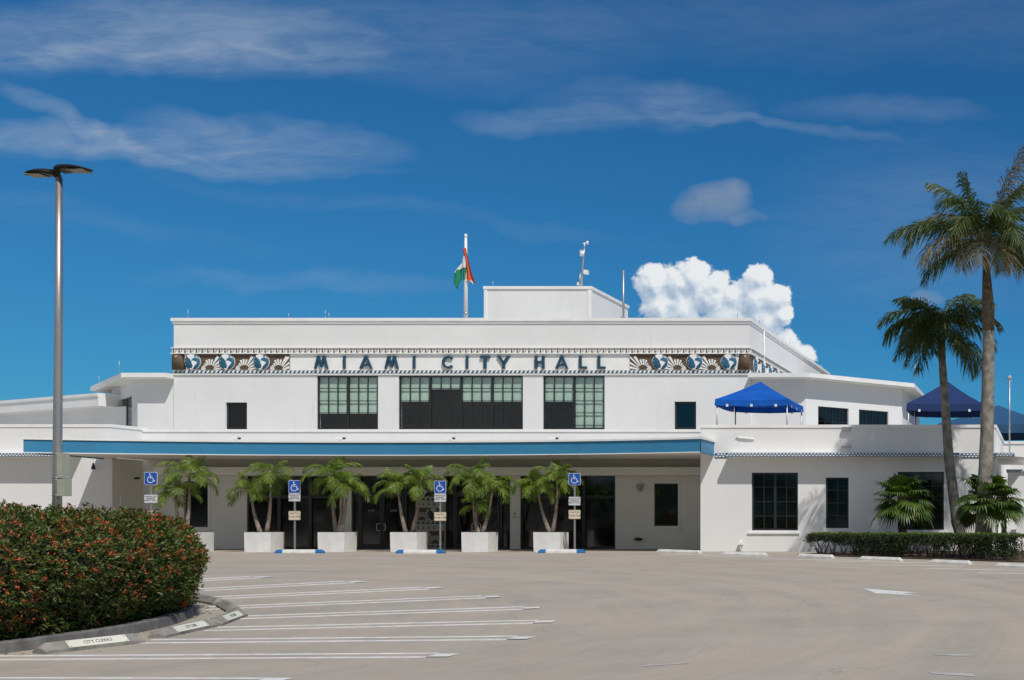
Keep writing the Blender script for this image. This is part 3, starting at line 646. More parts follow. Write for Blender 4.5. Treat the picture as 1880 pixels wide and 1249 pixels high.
m = MB('soffit'); m.slab([(UM1 + .01, DS - .55), (rc[0] + .26, DS - .55), (e2[0] + .55, e2[1] - .26), (e2[0] + .55, e2[1] + 8.9), (UM1 + .01, e2[1] + 8.9)], ZE0 - .03, ZE0); m.build('soffit', hall)

# --- low far-left range with sloping-away fascia
A = Vector((-46.0, 61.0)); B = Vector((-62, 61.0 + 16 * .494)); ang = math.atan2(B.y - A.y, B.x - A.x); Lf = (B - A).length
frF = ((B.x, B.y, 0), ang + math.pi)
m = MB('trim').frame(*frF); m.box(0, Lf, 0, 6, 7.3, 7.78); m.box(0, Lf, -.05, 6, 7.78, 7.92); m.build('roof', hall)
m = MB('stucco').frame(*frF); m.box(0, Lf + .9, .75, 1.0, 4.6, 7.3); m.build('wall', hall)
m = MB('trim').frame(*frF); m.tube([(0, .6, 5.75), (11.6, .6, 5.75), (11.9, .6, 5.4)], .03, 6); m.build('handrail', hall)

# --- penthouse
DP = 64.0
m = MB('stucco'); xa, xb, zt = PX(890, DP), PX(1085, DP), PZ(531, DP); m.box(xa, xb, DP, DP + 5.7, ZT - .6, zt); m.build('penthouse', hall)
m = MB('trim'); m.box(xa - .06, xb + .06, DP - .06, DP + 5.76, zt, zt + .14); m.box(xb - .16, xb + .03, DP - .035, DP + .12, ZT - .6, zt); m.box(xa - .03, xa + .12, DP - .035, DP, ZT - .6, zt); m.build('coping', hall)

# --- left wing
xl = PX(205, DLW); ZLT = PZ(780, DLW)
m = MB('stucco'); m.box(-70, xl, DLW, DLW + .3, ZB - .3, ZLT - .1); m.box(xl - .3, xl, DLW + .3, DREC, ZB - .3, ZLT - .1)
m.build('wall', hall)
m = MB('trim'); m.box(-70, xl + .03, DLW - .03, DLW + .35, ZLT - .1, ZLT + .02); m.box(xl - .33, xl + .03, DLW + .35, DREC + .3, ZLT - .1, ZLT + .02); m.build('coping', hall)
def lattice(mb, u0, u1, z0, z1, y):
    mb.use('frieze_blue'); mb.box(u0, u1, y - .02, y, z0, z1); mb.use('trim'); h = (z1 - z0); p = .135; n = int((u1 - u0) / p)
    for i in range(n):
        for r_ in range(2):
            c = u0 + (i + .5 + (.5 if r_ else 0)) * p; zz = z0 + h * (.27 + .46 * r_)
            if c + .055 > u1: continue
            mb.prism([(c - .056, zz), (c, zz - h * .21), (c + .056, zz), (c, zz + h * .21)], y - .028, y - .02)
ZF0, ZF1 = PZ(840.3, DLW), PZ(833.2, DLW)
m = MB('trim').frame(*L(DLW)); m.box(-70, PX(150, DLW), -.6, 0, ZF0, ZF1); lattice(m, -52, PX(150, DLW), ZF0 + .01, ZF1 - .01, -.6); m.build('lattice_ledge', hall)

# --- recessed entrance front
def ur(x): return PX(x, DREC)
def zr(y): return PZ(y, DREC)
XR0 = xl; XR1 = PX(1286, DRW)
gz0 = ZB - .05; gz1 = zr(872.5)
op = [(ur(453), ur(624), gz0, gz1), (ur(645), ur(764), gz0, gz1), (ur(817), ur(936.5), gz0, gz1), (ur(955), ur(1129.5), gz0, gz1), (ur(338), ur(382), zr(968), zr(884)), (ur(1201), ur(1245), zr(966), zr(888))]
m = MB('recess').frame(*L(DREC)); m.wall(XR0, XR1, gz0 - .2, 4.62, 0, .3, op); m.build('wall', hall)
m = MB('stucco').frame(*L(DREC)); m.wall(XR0, XR1, 4.62, 5.56, 0, .3); m.build('parapet', hall)
m = MB('trim').frame(*L(DREC)); m.box(XR0 + .03, XR1, -.04, .35, 5.56, 5.67); m.build('coping', hall)
m = MB('recess').frame(*L(DREC)); m.box(XR0 + 1.1, XR1, -.9, 0, PZ(873, DREC - .9), PZ(858, DREC - .9))
cc = [(XR0 + 1.1, PZ(858, DREC - .9))]
m.build('dropped_beam', hall)
m = MB('recess'); m.box(xl - .004, xl + .02, DLW + .01, DREC, ZB, 4.25); m.build('wall', hall)
m = MB('trim').frame(*L(DREC))
for (a, b, c, d) in op[4:]:
    m = MB('recess').frame(*L(DREC)); m.box(a - .1, a, -.02, 0, c - .1, d + .1); m.box(b, b + .1, -.02, 0, c - .1, d + .1); m.box(a, b, -.02, 0, d, d + .1); m.box(a - .16, b + .16, -.05, 0, c - .17, c - .1)
    m.build('window_surround', hall)
def glazing(x0, x1, mull, transom=912.5, door=None):
    f = MB('frame_dark').frame(*L(DREC)); a, b = ur(x0), ur(x1); y0, y1 = .06, .18
    f.box(a, a + .07, y0, y1, gz0, gz1); f.box(b - .07, b, y0, y1, gz0, gz1); f.box(a + .07, b - .07, y0, y1, gz1 - .07, gz1); f.box(a + .07, b - .07, y0, y1, gz0, gz0 + .12)
    for x in mull: f.box(ur(x) - .07, ur(x) + .07, y0 - .01, y1, gz0 + .12, gz1 - .07)
    if transom: f.box(a + .07, b - .07, y0 + .012, y1, zr(transom + 2.5), zr(transom - 2.5))
    w = f.build('storefront', hall)
    p = MB('glass_low').frame(*L(DREC)); p.add([(a + .03, .12, gz0 + .02), (b - .03, .12, gz0 + .02), (b - .03, .12, gz1 - .03), (a + .03, .12, gz1 - .03)], [(0, 1, 2, 3)]); p.build('pane', w)
    q = MB('interior').frame(*L(DREC)); x0_, x1_, ya, yb = a - .15, b + .15, .31, 3.6
    q.add([(x0_, ya, gz0 - .05), (x1_, ya, gz0 - .05), (x1_, ya, gz1 + .2), (x0_, ya, gz1 + .2), (x0_, yb, gz0 - .05), (x1_, yb, gz0 - .05), (x1_, yb, gz1 + .2), (x0_, yb, gz1 + .2)], [(4, 5, 6, 7), (0, 4, 7, 3), (5, 1, 2, 6), (7, 6, 2, 3), (0, 1, 5, 4)])
    q.build('interior', w)
    return w
glazing(453, 624, [511, 568]); glazing(955, 1129.5, [1014, 1071])
for (x0, x1, cen, both) in ((645, 764, 701, True), (817, 936.5, 876, True)):
    w = glazing(x0, x1, [cen - 42, cen + 42], 905)
    for sg in (-1, 1):
        a, b = (ur(cen - 40.5), ur(cen) - .01) if sg < 0 else (ur(cen) + .01, ur(cen + 40.5))
        z0, z1 = gz0 + .03, zr(908)
        f = MB('frame_dark').frame(*L(DREC)); y0, y1 = .02, .075
        f.box(a, a + .09, y0, y1, z0, z1); f.box(b - .09, b, y0, y1, z0, z1); f.box(a + .09, b - .09, y0, y1, z1 - .1, z1); f.box(a + .09, b - .09, y0, y1, z0, z0 + .24)
        d = f.build('door', hall)
        p = MB('glass_low').frame(*L(DREC)); p.add([(a + .09, .05, z0 + .24), (b - .09, .05, z0 + .24), (b - .09, .05, z1 - .1), (a + .09, .05, z1 - .1)], [(0, 1, 2, 3)]); p.build('pane', d)
        hx = (b - .05) if sg < 0 else (a + .05); hz = zr(968)
        q = MB('chrome').frame(*L(DREC)); e = -sg * .0
        q.tube([(hx, .02, hz + .15), (hx, -.06, hz + .15), (hx + sg * .10, -.07, hz + .15), (hx + sg * .13, -.07, hz + .11), (hx + sg * .13, -.07, hz - .11), (hx + sg * .10, -.07, hz - .15), (hx, -.06, hz - .15), (hx, .02, hz - .15)], .014, 6); q.build('handle', d)
        add_text(d, 'number', '3500', .16, ((a + b) / 2, DREC + .045, zr(938)), 'text_grey').location = -wloc(d)
# patterned pillar between the two doors
q = MB('tile_grey').frame(*L(DREC)); a, b = ur(764.5), ur(816.5); q.box(a, b, -.06, -.001, gz0, zr(868)); k_ = DREC / F
for i, yb_ in enumerate((885.5, 928.5, 971.5)):
    tulip_row(q, a + .03, b - .03, zr(yb_), zr(yb_ - 6), -.06, 9 * k_, 'frieze_dark', 'tile_grey')
    q.use('navy'); wave_row(q, a, b, zr(yb_ + 33.5), zr(yb_ + 29), -.06, 9 * k_)
    bx = [(a + .55, b), (a + .1, a + .68), (a + .55, b)][i]; q.use('frieze_brown'); q.box(bx[0], bx[1], -.068, -.06, zr(yb_ + 27), zr(yb_ + 4))
    fcx = [ur(798 + 14), ur(776), ur(801)][i]; gcx = [ur(780), ur(800), ur(770)][i]
    fan(q, fcx, zr(yb_ + 27), 23 * k_, -.068, 1 if i != 2 else -1, 'tile_grey', lo=3 if i == 0 else 0, hi=11 if i < 2 else 11) if i else fan(q, fcx - .1, zr(yb_ + 27), 20 * k_, -.068, -1, 'tile_grey', lo=4, hi=6)
    if i < 2: globe(q, gcx, zr(yb_ + 15.5), 12 * k_, -.06, 'navy', 'tile_grey', False)
q.build('mosaic_pillar', hall)
window(hall, L(DREC), *op[4], .1, 1, 1, 1, None, 'glass_low', .06); window(hall, L(DREC), *op[5], .1, 1, 1, 1, None, 'glass_low', .06)
# service door on the left return
m = MB('recess'); m.box(xl + .02, xl + .06, DLW + .45, DLW + 1.35, ZB, 2.75); d = m.build('door', hall)
m = MB('door_metal'); m.box(xl + .06, xl + .075, DLW + .62, DLW + 1.2, ZB + .3, 2.2); m.build('louvre', d)
# wall bits on the recess
m = MB('frieze_grey').frame(*L(DREC)); m.sm = True; m.tube([(ur(1176), -.05, zr(902)), (ur(1176), -.1, zr(896)), (ur(1176), -.1, zr(890))], [.06, .13, .15], 10); m.build('wall_lamp', hall)
m = MB('lamp_dark').frame(*L(DREC)); m.tube([(ur(1172), 0, zr(990)), (ur(1172), -.2, zr(990))], .075, 10); m.tube([(ur(1177), 0, zr(990)), (ur(1177), -.12, zr(990))], .05, 8); m.tube([(ur(1166), -.1, zr(990)), (ur(1180), -.1, zr(990))], .04, 8); m.build('fire_connection', hall)
m = MB('recess').frame(*L(DREC)); m.box(ur(940), ur(950), -.015, 0, zr(952), zr(939)); pl = m.build('plaque', hall)
m = MB('text_grey').frame(*L(DREC)); m.disc(ur(945), zr(943), .045, -.02, -.015, 12); m.box(ur(942), ur(948), -.019, -.015, zr(949), zr(948)); m.box(ur(942), ur(948), -.019, -.015, zr(951), zr(950.2)); m.build('lettering', pl)
m = MB('frieze_grey'); xp = XR1 - .35; m.tube([(xp, DREC - .08, 3.1), (xp, DREC - .08, .6)], .04, 8); m.box(xp - .1, xp + .1, DREC - .16, DREC, .6, .85); m.build('downpipe', hall)

# --- canopy
ZC0, ZC1 = 4.28, 4.80
cl = (-39.15, 48.1); cr_ = (-13.08, 47.8)
front = []
N = 24
for i in range(N + 1):
    t = i / N; x = cl[0] + (cr_[0] - cl[0]) * t; D0 = cl[1] + (cr_[1] - cl[1]) * t
    D_ = D0 + 2.15 * (1 - abs(2 * t - 1) ** 2.2); front.append((x, D_))
inner = [(x, D_ + .12) for x, D_ in front]
m = MB('fascia_blue'); m.sm = False
for (a, b) in zip(front[:-1], front[1:]): m.slab([a, b, (b[0], b[1] + .1), (a[0], a[1] + .1)], ZC0, ZC1)
m.slab([(cr_[0] - .1, cr_[1] + .1), (cr_[0], cr_[1] + .0), (cr_[0], DRW - .002), (cr_[0] - .1, DRW - .002)], ZC0, ZC1)
m.slab([(cl[0] + .1, cl[1] + .1), (cl[0], cl[1]), (-39.7, DLW - .002), (-39.6, DLW - .002)], ZC0, ZC1)
can = m.build('canopy', hall)
m = MB('trim')
for (a, b) in zip(front[:-1], front[1:]): m.slab([(a[0], a[1] - .05), (b[0], b[1] - .05), (b[0], b[1] + .3), (a[0], a[1] + .3)], ZC1, ZC1 + .07); m.slab([(a[0], a[1] - .02), (b[0], b[1] - .02), b, a], ZC0, ZC0 + .035)
m.slab([(cr_[0] - .3, cr_[1] + .25), (cr_[0] + .05, cr_[1] - .05), (cr_[0] + .05, DRW - .002), (cr_[0] - .3, DRW - .002)], ZC1 + .001, ZC1 + .10)
m.build('edge_trim', can)
pts = [(x + (.1 if i == 0 else (-.1 if i == N else 0)), y + .1) for i, (x, y) in enumerate(front)]
m = MB('soffit')
def bk(x): return DREC if XR0 <= x <= XR1 else (DLW if x < XR0 else DRW)
for (a, b) in zip(pts[:-1], pts[1:]):
    xm = (a[0] + b[0]) / 2; d_ = bk(xm) - .003
    m.slab([a, b, (b[0], d_), (a[0], d_)], ZC0 + .05, ZC0 + .07)
m.slab([(cl[0] + .101, cl[1] + .2), (XR0 - .05, DLW - .003), (-39.6, DLW - .003)], ZC0 + .05, ZC0 + .07)
m.slab([(cl[0] + .101, cl[1] + .2), (cl[0] + .6, cl[1] + .6), (XR0 + .5, DLW - .003), (XR0 - .05, DLW - .003)], ZC0 + .0501, ZC0 + .0701)
m.build('soffit', can)
m = MB('roofing')
for (a, b) in zip(pts[:-1], pts[1:]):
    d_ = bk((a[0] + b[0]) / 2) - .003; m.slab([a, b, (b[0], d_), (a[0], d_)], ZC1 - .1, ZC1 - .02)
m.slab([(cl[0] + .101, cl[1] + .2), (XR0 + .5, DLW - .003), (-39.6, DLW - .003)], ZC1 - .0995, ZC1 - .0195)
m.build('roof', can)
m = MB('recess'); m.box(XR0, XR0 + .6, DREC - .02, DREC - .001, 3.5, ZC0 + .05); m.build('wall', hall)

# --- right wing
def uw(x): return PX(x, DRW)
def zw(y): return PZ(y, DRW)
XW1 = uw(1828); ZWT = zw(780)
wh = [(uw(1380), uw(1465), zw(974), zw(868)), (uw(1516), uw(1558), zw(970), zw(877)), (uw(1648), uw(1733), zw(973), zw(866.5))]
m = MB('stucco').frame(*L(DRW)); m.wall(XR1, XW1, ZB - .3, ZWT - .12, 0, .3, wh)
m.box(XR1, XR1 + .3, .3, 9, ZB - .3, ZWT - .12); m.box(XW1 - .3, XW1, .3, 10.2, ZB - .3, ZWT - .12); m.build('wall', hall)
m = MB('trim').frame(*L(DRW)); m.box(XR1 - .02, XW1 + .04, -.035, .36, ZWT - .12, ZWT); m.box(XR1 - .02, XR1 + .33, .36, 9, ZWT - .12, ZWT); m.box(XW1 - .33, XW1 + .04, .36, 10.2, ZWT - .12, ZWT); m.build('coping', hall)
window(hall, L(DRW), *wh[0], .08, 2, 4, 2, None, 'glass_low', .07, .03, slats=True)
window(hall, L(DRW), *wh[1], .08, 2, 4, 1, None, 'glass_low', .06, .03, slats=True)
window(hall, L(DRW), *wh[2], .08, 2, 4, 2, None, 'glass_low', .07, .03, slats=True)
for a, b in ((1373, 1468), (1641, 1740)): m = MB('trim').frame(*L(DRW)); m.box(uw(a), uw(b), -.06, 0, zw(980), zw(977)); m.build('window_sill', hall)
z0, z1 = zw(840.5), zw(832.5)
m = MB('trim').frame(*L(DRW)); lattice(m, uw(1313), uw(1339), z0, z1, -.012); lattice(m, uw(1764), uw(1828), z0, z1, -.012)
m.use('trim'); m.box(uw(1339), uw(1763), -.58, 0, z0, z1); lattice(m, uw(1339), uw(1763), z0 + .01, z1 - .01, -.58)
m.build('lattice_ledge', hall)
m = MB('roofing'); m.box(XR1 + .3, XW1 - .3, DRW + .3, 64, 4.45, 4.6); m.box(-70, XR0 - .3, DLW + .3, 66, 4.55, 4.62); m.box(XR0 - .3, XR1, DREC + .3, 59, 4.5, 4.59); m.build('terrace_roof', hall)
m = MB('galvanised').frame(*L(DRW))
m.box(uw(1547), uw(1562), -.16, 0, zw(792), zw(784.5)); m.build('wall_lamp', hall)
m = MB('galvanised').frame(*L(DRW)); m.box(uw(1545), uw(1562), -.10, 0, zw(823), zw(819)); m.build('wall_lamp', hall)
m = MB('trim').frame(*L(DRW)); m.tube([(uw(1352), -.03, zw(803)), (uw(1358), -.05, zw(804)), (uw(1378), -.05, zw(805.5)), (uw(1385), -.03, zw(806))], .03, 6); m.build('conduit', hall)
m = MB('trim').frame(*L(DRW)); m.tube([(uw(1361), -.12, ZB - .05), (uw(1361), -.12, zw(992))], .03, 8); m.box(uw(1358), uw(1365), -.2, -.04, zw(1000), zw(994)); m.build('standpipe', hall)
# canopy deck lights
for x in (443, 634, 834, 1022):
    m = MB('trim').frame(*L(DREC)); m.box(ur(x - 7), ur(x + 5), -.5, -.3, zr(808.5), zr(804)); m.use('frame_dark'); m.box(ur(x + 6), ur(x + 9), -.45, -.35, zr(808), zr(804.5)); m.use('trim'); m.box(ur(x - 1), ur(x + 1), -.43, -.37, 4.7, zr(808.5)); m.build('floodlight', hall)
for p_ in ((245, 878),):
    m = MB('frame_dark'); m.tube([(xl + .3, DLW + 1.2, PZ(p_[1], 54)), (xl + .3, DLW + .95, PZ(p_[1] + 1, 54))], .05, 8); m.use('trim'); m.tube([(xl, DLW + 1.2, PZ(p_[1], 54)), (xl + .3, DLW + 1.2, PZ(p_[1], 54))], .02, 6); m.build('security_camera', hall)
m = MB('frame_dark'); m.tube([(PX(168, 52.5), 52.6, PZ(850, 52.6)), (PX(168, 52.5), 52.6, PZ(862, 52.6))], [.02, .09], 8); m.build('security_camera', hall)
# --- right annex behind and beside
m = MB('stucco'); m.box(XW1 + .004, 14, 60, 60.3, ZB - .3, 5.38); m.build('wall', hall)
m = MB('trim'); m.box(XW1 + .004, 14, 59.95, 60.35, 5.38, 5.5); m.build('coping', hall)
m = MB('stucco'); xa = PX(1850, 50.6); m.box(xa, 12, 50.6, 55, ZB - .3, PZ(868, 50.6)); m.build('wall', hall)
m = MB('trim').frame(*L(50.6)); m.box(xa - .05, 12, -.06, .3, PZ(868, 50.6), PZ(862, 50.6)); lattice(m, xa - .04, 3, PZ(867.5, 50.6), PZ(863.5, 50.6), -.06); m.build('lattice_ledge', hall)
m = MB('soffit'); m.slab([(XW1 + .004, DRW - .5), (XW1 + .75, DRW - .5), (XW1 + 1.3, DRW + .6), (XW1 + 1.3, 56), (XW1 + .004, 56)], z0, z0 + .02); m.build('soffit', hall)
m = MB('trim'); m.slab([(XW1 + .004, DRW - .52), (XW1 + .78, DRW - .52), (XW1 + 1.34, DRW + .6), (XW1 + 1.34, 56), (XW1 + .004, 56)], z0 + .021, z1)
m.frame(*L(DRW - .52)); lattice(m, XW1 + .01, XW1 + .76, z0 + .03, z1 - .01, 0); m.build('lattice_ledge', hall)
m = MB('frame_dark').frame(*L(50.6)); m.box(PX(1826, 50.6), PX(1848, 50.6), .2, .3, ZB - .1, 3.0); m.use('recess'); m.box(PX(1832, 50.6), PX(1838, 50.6), .1, .199, ZB - .1, 3.0); m.build('service_door', hall)
m = MB('galvanised').frame(*L(50.6)); m.box(PX(1857, 50.6), PX(1866, 50.6), -.15, 0, PZ(981, 50.6), PZ(972, 50.6)); m.build('meter_box', hall)

# ---------------------------------------------------------------- roof furniture
t = thing('flagpole', 'tall white flagpole rising behind the roof parapet with a limp flag', 'flagpole', (PX(855, 61), 61, ZT - .4))
def p61(x, y): return PX(x, 61), PZ(y, 61)
X0 = PX(855.2, 61)
m = MB('pole_white'); m.tube([(X0, 61, ZT - .4), (X0, 61, PZ(500, 61)), (X0, 61, PZ(437, 61))], [.10, .085, .06], 12); m.build('pole', t)
m = MB('pole_white'); m.tube([(X0, 61, PZ(437, 61)), (X0, 61, PZ(433, 61)), (X0, 61, PZ(430, 61))], [.06, .085, .05], 10); m.build('finial', t)
m = MB('galvanised'); m.tube([(X0, 61, PZ(577, 61)), (X0, 61, PZ(574, 61))], .125, 12); m.build('collar', t)
def cloth(mb, rows, mname, thick=.012):
    # rows of points (lists of equal length) -> a folded sheet with thickness
    nr, nc = len(rows), len(rows[0]); off = Vector((0, thick, 0)); vs = [Vector(p) for r_ in rows for p in r_]; vs2 = [v + off for v in vs]; n = nr * nc
    fs = []
    for i in range(nr - 1):
        for j in range(nc - 1): a = i * nc + j; fs.append((a, a + 1, a + nc + 1, a + nc)); fs.append((a + n, a + nc + n, a + nc + 1 + n, a + 1 + n))
    mb.use(mname); mb.sm = True; mb.add(vs + vs2, fs); mb.sm = False
def fl(x, y, d=0): return (PX(x, 61), 60.88 + d, PZ(y, 61))
fg = thing('flag', 'limp orange, white and green flag hanging in folds from the roof flagpole', 'flag', (X0, 60.88, PZ(500, 61)))
def fold_panel(left, right, n=7, amp=.10, ph=0):
    rows = []
    for i in range(len(left)):
        rows.append([tuple(Vector(fl(*left[i])).lerp(Vector(fl(*right[i])), j / n) + Vector((0, amp * math.sin(j / n * 9 + ph + i * .5), 0))) for j in range(n + 1)])
    return rows
m = MB('flag_orange'); cloth(m, fold_panel([(852.5, 456), (852.5, 466), (857, 478), (857.6, 492), (858, 505), (858, 513)], [(857, 456), (859, 466), (862.5, 480), (867, 497), (873, 514), (877, 523.5)], 9, .06), 'flag_orange'); m.build('orange_stripe', fg)
m = MB('flag_white'); cloth(m, fold_panel([(853, 470.5), (851, 480), (850.5, 491), (851, 493)], [(857.5, 472), (857.8, 482), (857.8, 491), (857.8, 493)], 4, .04), 'flag_white')
cloth(m, fold_panel([(850.4, 484), (841, 494), (836, 500.5)], [(850.4, 493), (843, 499), (838, 502)], 3, .03), 'flag_white')
cloth(m, fold_panel([(858, 514), (866, 515), (870, 518)], [(858, 516.5), (866, 518), (871, 522.5)], 3, .02), 'flag_white'); m.build('white_stripe', fg)
m = MB('flag_green'); cloth(m, fold_panel([(835.5, 501), (834.5, 512), (834, 520), (838, 526), (841, 531)], [(850.5, 491.5), (851, 500), (851, 516), (845, 522), (841.5, 530)], 8, .08, 1), 'flag_green')
cloth(m, fold_panel([(850.8, 491), (850.8, 502), (851, 516)], [(857.6, 493), (857.4, 503), (856.8, 513)], 4, .05), 'flag_green'); m.build('green_stripe', fg)

Dm_ = 67.0
def q3(x, y, d=0): return (PX(x, Dm_), Dm_ + d, PZ(y, Dm_))
t = thing('weather_mast', 'slim leaning weather station mast with sensors on the rooftop block', 'antenna', q3(1068, 530))
m = MB('galvanised'); m.tube([q3(1067, 531), q3(1069, 500), q3(1071.5, 470), q3(1073, 455)], [.07, .06, .05, .03], 8); m.tube([q3(1064.5, 531), q3(1065, 502)], .035, 6); m.tube([q3(1063, 508), q3(1071, 506)], .03, 6); m.build('pole', t)
m = MB('pole_white'); m.tube([q3(1068.5, 470), q3(1068.5, 462)], .12, 10); m.tube([q3(1068.5, 461), q3(1068.5, 460)], .14, 10); m.build('sensor', t)
m = MB('pole_white'); m.box(PX(1073, Dm_), PX(1079.5, Dm_), Dm_ - .15, Dm_ + .15, PZ(503.5, Dm_), PZ(496.5, Dm_)); m.build('sensor', t)
m = MB('pole_white'); m.box(PX(1060.5, Dm_), PX(1063.5, Dm_), Dm_ - .1, Dm_ + .1, PZ(524, Dm_), PZ(519, Dm_)); m.build('sensor', t)
m = MB('pole_white'); m.tube([q3(1073, 454), q3(1073, 446)], .035, 6); m.tube([q3(1070, 447), q3(1079, 446)], .03, 6); m.tube([q3(1078.5, 449), q3(1078.5, 443)], .06, 6); m.build('anemometer', t)
m = MB('galvanised'); Da = 61.5; m.tube([(PX(1144.5, Da), Da, ZT - .4), (PX(1144.5, Da), Da, PZ(497, Da))], .055, 8); m.box(PX(1140, Da), PX(1148, Da), Da - .1, Da + .1, ZT - .4, PZ(583, Da)); m.build('antenna_pole', label='bare grey pipe standing on the roof to the right of the rooftop block', category='pole')
def rod(x, ytop, D, label, zbase, r_=.012):
    m = MB('galvanised'); m.tube([(PX(x, D), D, zbase), (PX(x, D), D, PZ(ytop, D))], r_, 5); m.build('lightning_rod', label=label, category='lightning rod', group='thin lightning rods along the roof edges')
for x, y, l in ((345, 568, 'thin rod above the far left of the main roof parapet'), (530, 575, 'pale short rod left of the taller rod on the main parapet'), (597, 568, 'tallest thin dark rod above the word MIAMI on the parapet'), (604, 574, 'short pale rod just right of the taller dark rod'), (905, 516, 'thin rod above the left corner of the rooftop block')):
    D_ = DM + .15 if y != 516 else DP + .1
    rod(x, y, D_, l, ZT if y != 516 else PZ(529, DP))
rod(1354, 566, DM + .15, 'thin rod near the right corner of the main roof parapet', ZT)
for k_, (d_, l) in enumerate(((2.2, 'front rod on the receding right edge of the main roof'), (5.0, 'middle rod on the receding right edge of the main roof'), (9.5, 'rear rod on the receding right edge of the main roof'))):
    m = MB('galvanised'); m.tube([(UM1 - .05, DM + d_, ZT), (UM1 - .05, DM + d_, ZT + .45)], .012, 5); m.build('lightning_rod', label=l, category='lightning rod', group='thin lightning rods along the roof edges')
rod(219, 662, DS - .5, 'thin rod at the front corner of the left eave', ZE1); rod(182, 690, DS + 4.3, 'thin rod further back on the left eave', ZE1)
rod(1680, 665, e2[1], 'thin rod at the outer corner of the right eave', ZE1)
m = MB('frame_dark'); Dd = 64; xx = PX(1853.5, 56)
t = thing('whip_antenna', 'slim pole with small camera on top beside the slate blue tent', 'antenna', (xx, 56, 5.4))
m = MB('galvanised'); m.tube([(xx, 56, 4.4), (xx, 56, PZ(697, 56))], .035, 6); m.tube([(xx + .05, 56, PZ(697, 56)), (xx + .12, 56, PZ(702, 56)), (xx + .05, 56, PZ(712, 56))], .01, 5); m.build('pole', t)
m = MB('box_cream'); m.tube([(xx - .06, 56, PZ(697, 56)), (xx + .04, 56, PZ(690, 56))], [.09, .06], 8); m.build('camera', t)
# terrace tents
def tent(name, label, x0, x1, y0, y1, zbase, zeave, zpeak, mt, peak=None, val=.28, legs=True):
    px_ = (x0 + x1) / 2 if peak is None else peak; py_ = (y0 + y1) / 2
    t = thing(name, label, 'tent', ((x0 + x1) / 2, py_, zbase), 'canvas party tents on the roof terrace')
    m = MB(mt); n = 8
    cs = [(x0, y0), (x1, y0), (x1, y1), (x0, y1)]; sm = []
    for k in range(4):
        a = Vector((*cs[k], zeave)); b = Vector((*cs[(k + 1) % 4], zeave)); pk = Vector((px_, py_, zpeak))
        for i in range(n):      # slightly sagging pitch
            for j in range(n):
                def pt(i_, j_):
                    e = a.lerp(b, i_ / n); v = e.lerp(pk, j_ / n); sg = math.sin(math.pi * j_ / n) * .04 * (zpeak - zeave) + math.sin(math.pi * i_ / n) * .05 * (1 - j_ / n); return (v.x, v.y, v.z - sg)
                if j == n - 1: m.add([pt(i, j), pt(i + 1, j), pt(i, n)], [(0, 1, 2)])
                else: m.add([pt(i, j), pt(i + 1, j), pt(i + 1, j + 1), pt(i, j + 1)], [(0, 1, 2, 3)])
    m.build('canopy', t)
    for k in range(4):
        m = MB(mt); a = Vector(cs[k]); b = Vector(cs[(k + 1) % 4]); nrm = Vector(((b - a).y, -(b - a).x)).normalized() * .02; nn = 16
        for i in range(nn):
            p = a.lerp(b, i / nn); q_ = a.lerp(b, (i + 1) / nn); w1 = .02 * math.sin(i * 2.1); w2 = .02 * math.sin((i + 1) * 2.1)
            sg1 = math.sin(math.pi * i / nn) * .05; sg2 = math.sin(math.pi * (i + 1) / nn) * .05
            m.add([(p.x + nrm.x + w1 * nrm.x * 30, p.y + nrm.y + w1 * nrm.y * 30, zeave - val - sg1), (q_.x + nrm.x + w2 * nrm.x * 30, q_.y + nrm.y + w2 * nrm.y * 30, zeave - val - sg2), (q_.x, q_.y, zeave - sg2), (p.x, p.y, zeave - sg1)], [(0, 1, 2, 3)])
        m.use('flag_white')
        for i in range(3):
            p = a.lerp(b, (i + .5) / 3); d_ = (b - a).normalized() * .05
            m.add([(p.x - d_.x + nrm.x * 2, p.y - d_.y + nrm.y * 2, zeave - val - .06), (p.x + d_.x + nrm.x * 2, p.y + d_.y + nrm.y * 2, zeave - val - .06), (p.x + d_.x + nrm.x * 2, p.y + d_.y + nrm.y * 2, zeave - val + .05), (p.x - d_.x + nrm.x * 2, p.y - d_.y + nrm.y * 2, zeave - val + .05)], [(0, 1, 2, 3)])
        m.build('valance', t)
    if legs:
        for (x, y) in cs:
            m = MB('galvanised'); xx_ = x + (.06 if x == x0 else -.06); yy_ = y + (.06 if y == y0 else -.06); m.tube([(xx_, yy_, zbase), (xx_, yy_, zeave - .05)], .03, 8); m.build('leg', t)
    return t
D1 = 53.0
tent('party_tent', 'bright blue canvas tent with white trimmed valance standing on the roof terrace', PX(1313, D1), PX(1447, D1), D1, D1 + 3.3, 4.6, PZ(733, D1), PZ(700.5, D1 + 1.6), 'canvas_blue', val=.26)
D2 = 55.5
tent('party_tent', 'navy canvas tent behind the leaning palm trunk on the terrace', PX(1665, D2), PX(1803, D2), D2, D2 + 3.3, 4.6, PZ(740.5, D2), PZ(700, D2 + 1.6), 'canvas_navy', val=.32)
tent('party_tent', 'large slate blue tent farthest right, behind the tall palm trunk', PX(1722, 66), PX(1935, 66), 66, 72, 4.6, PZ(778, 66), PZ(744, 69), 'canvas_slate', val=.45)

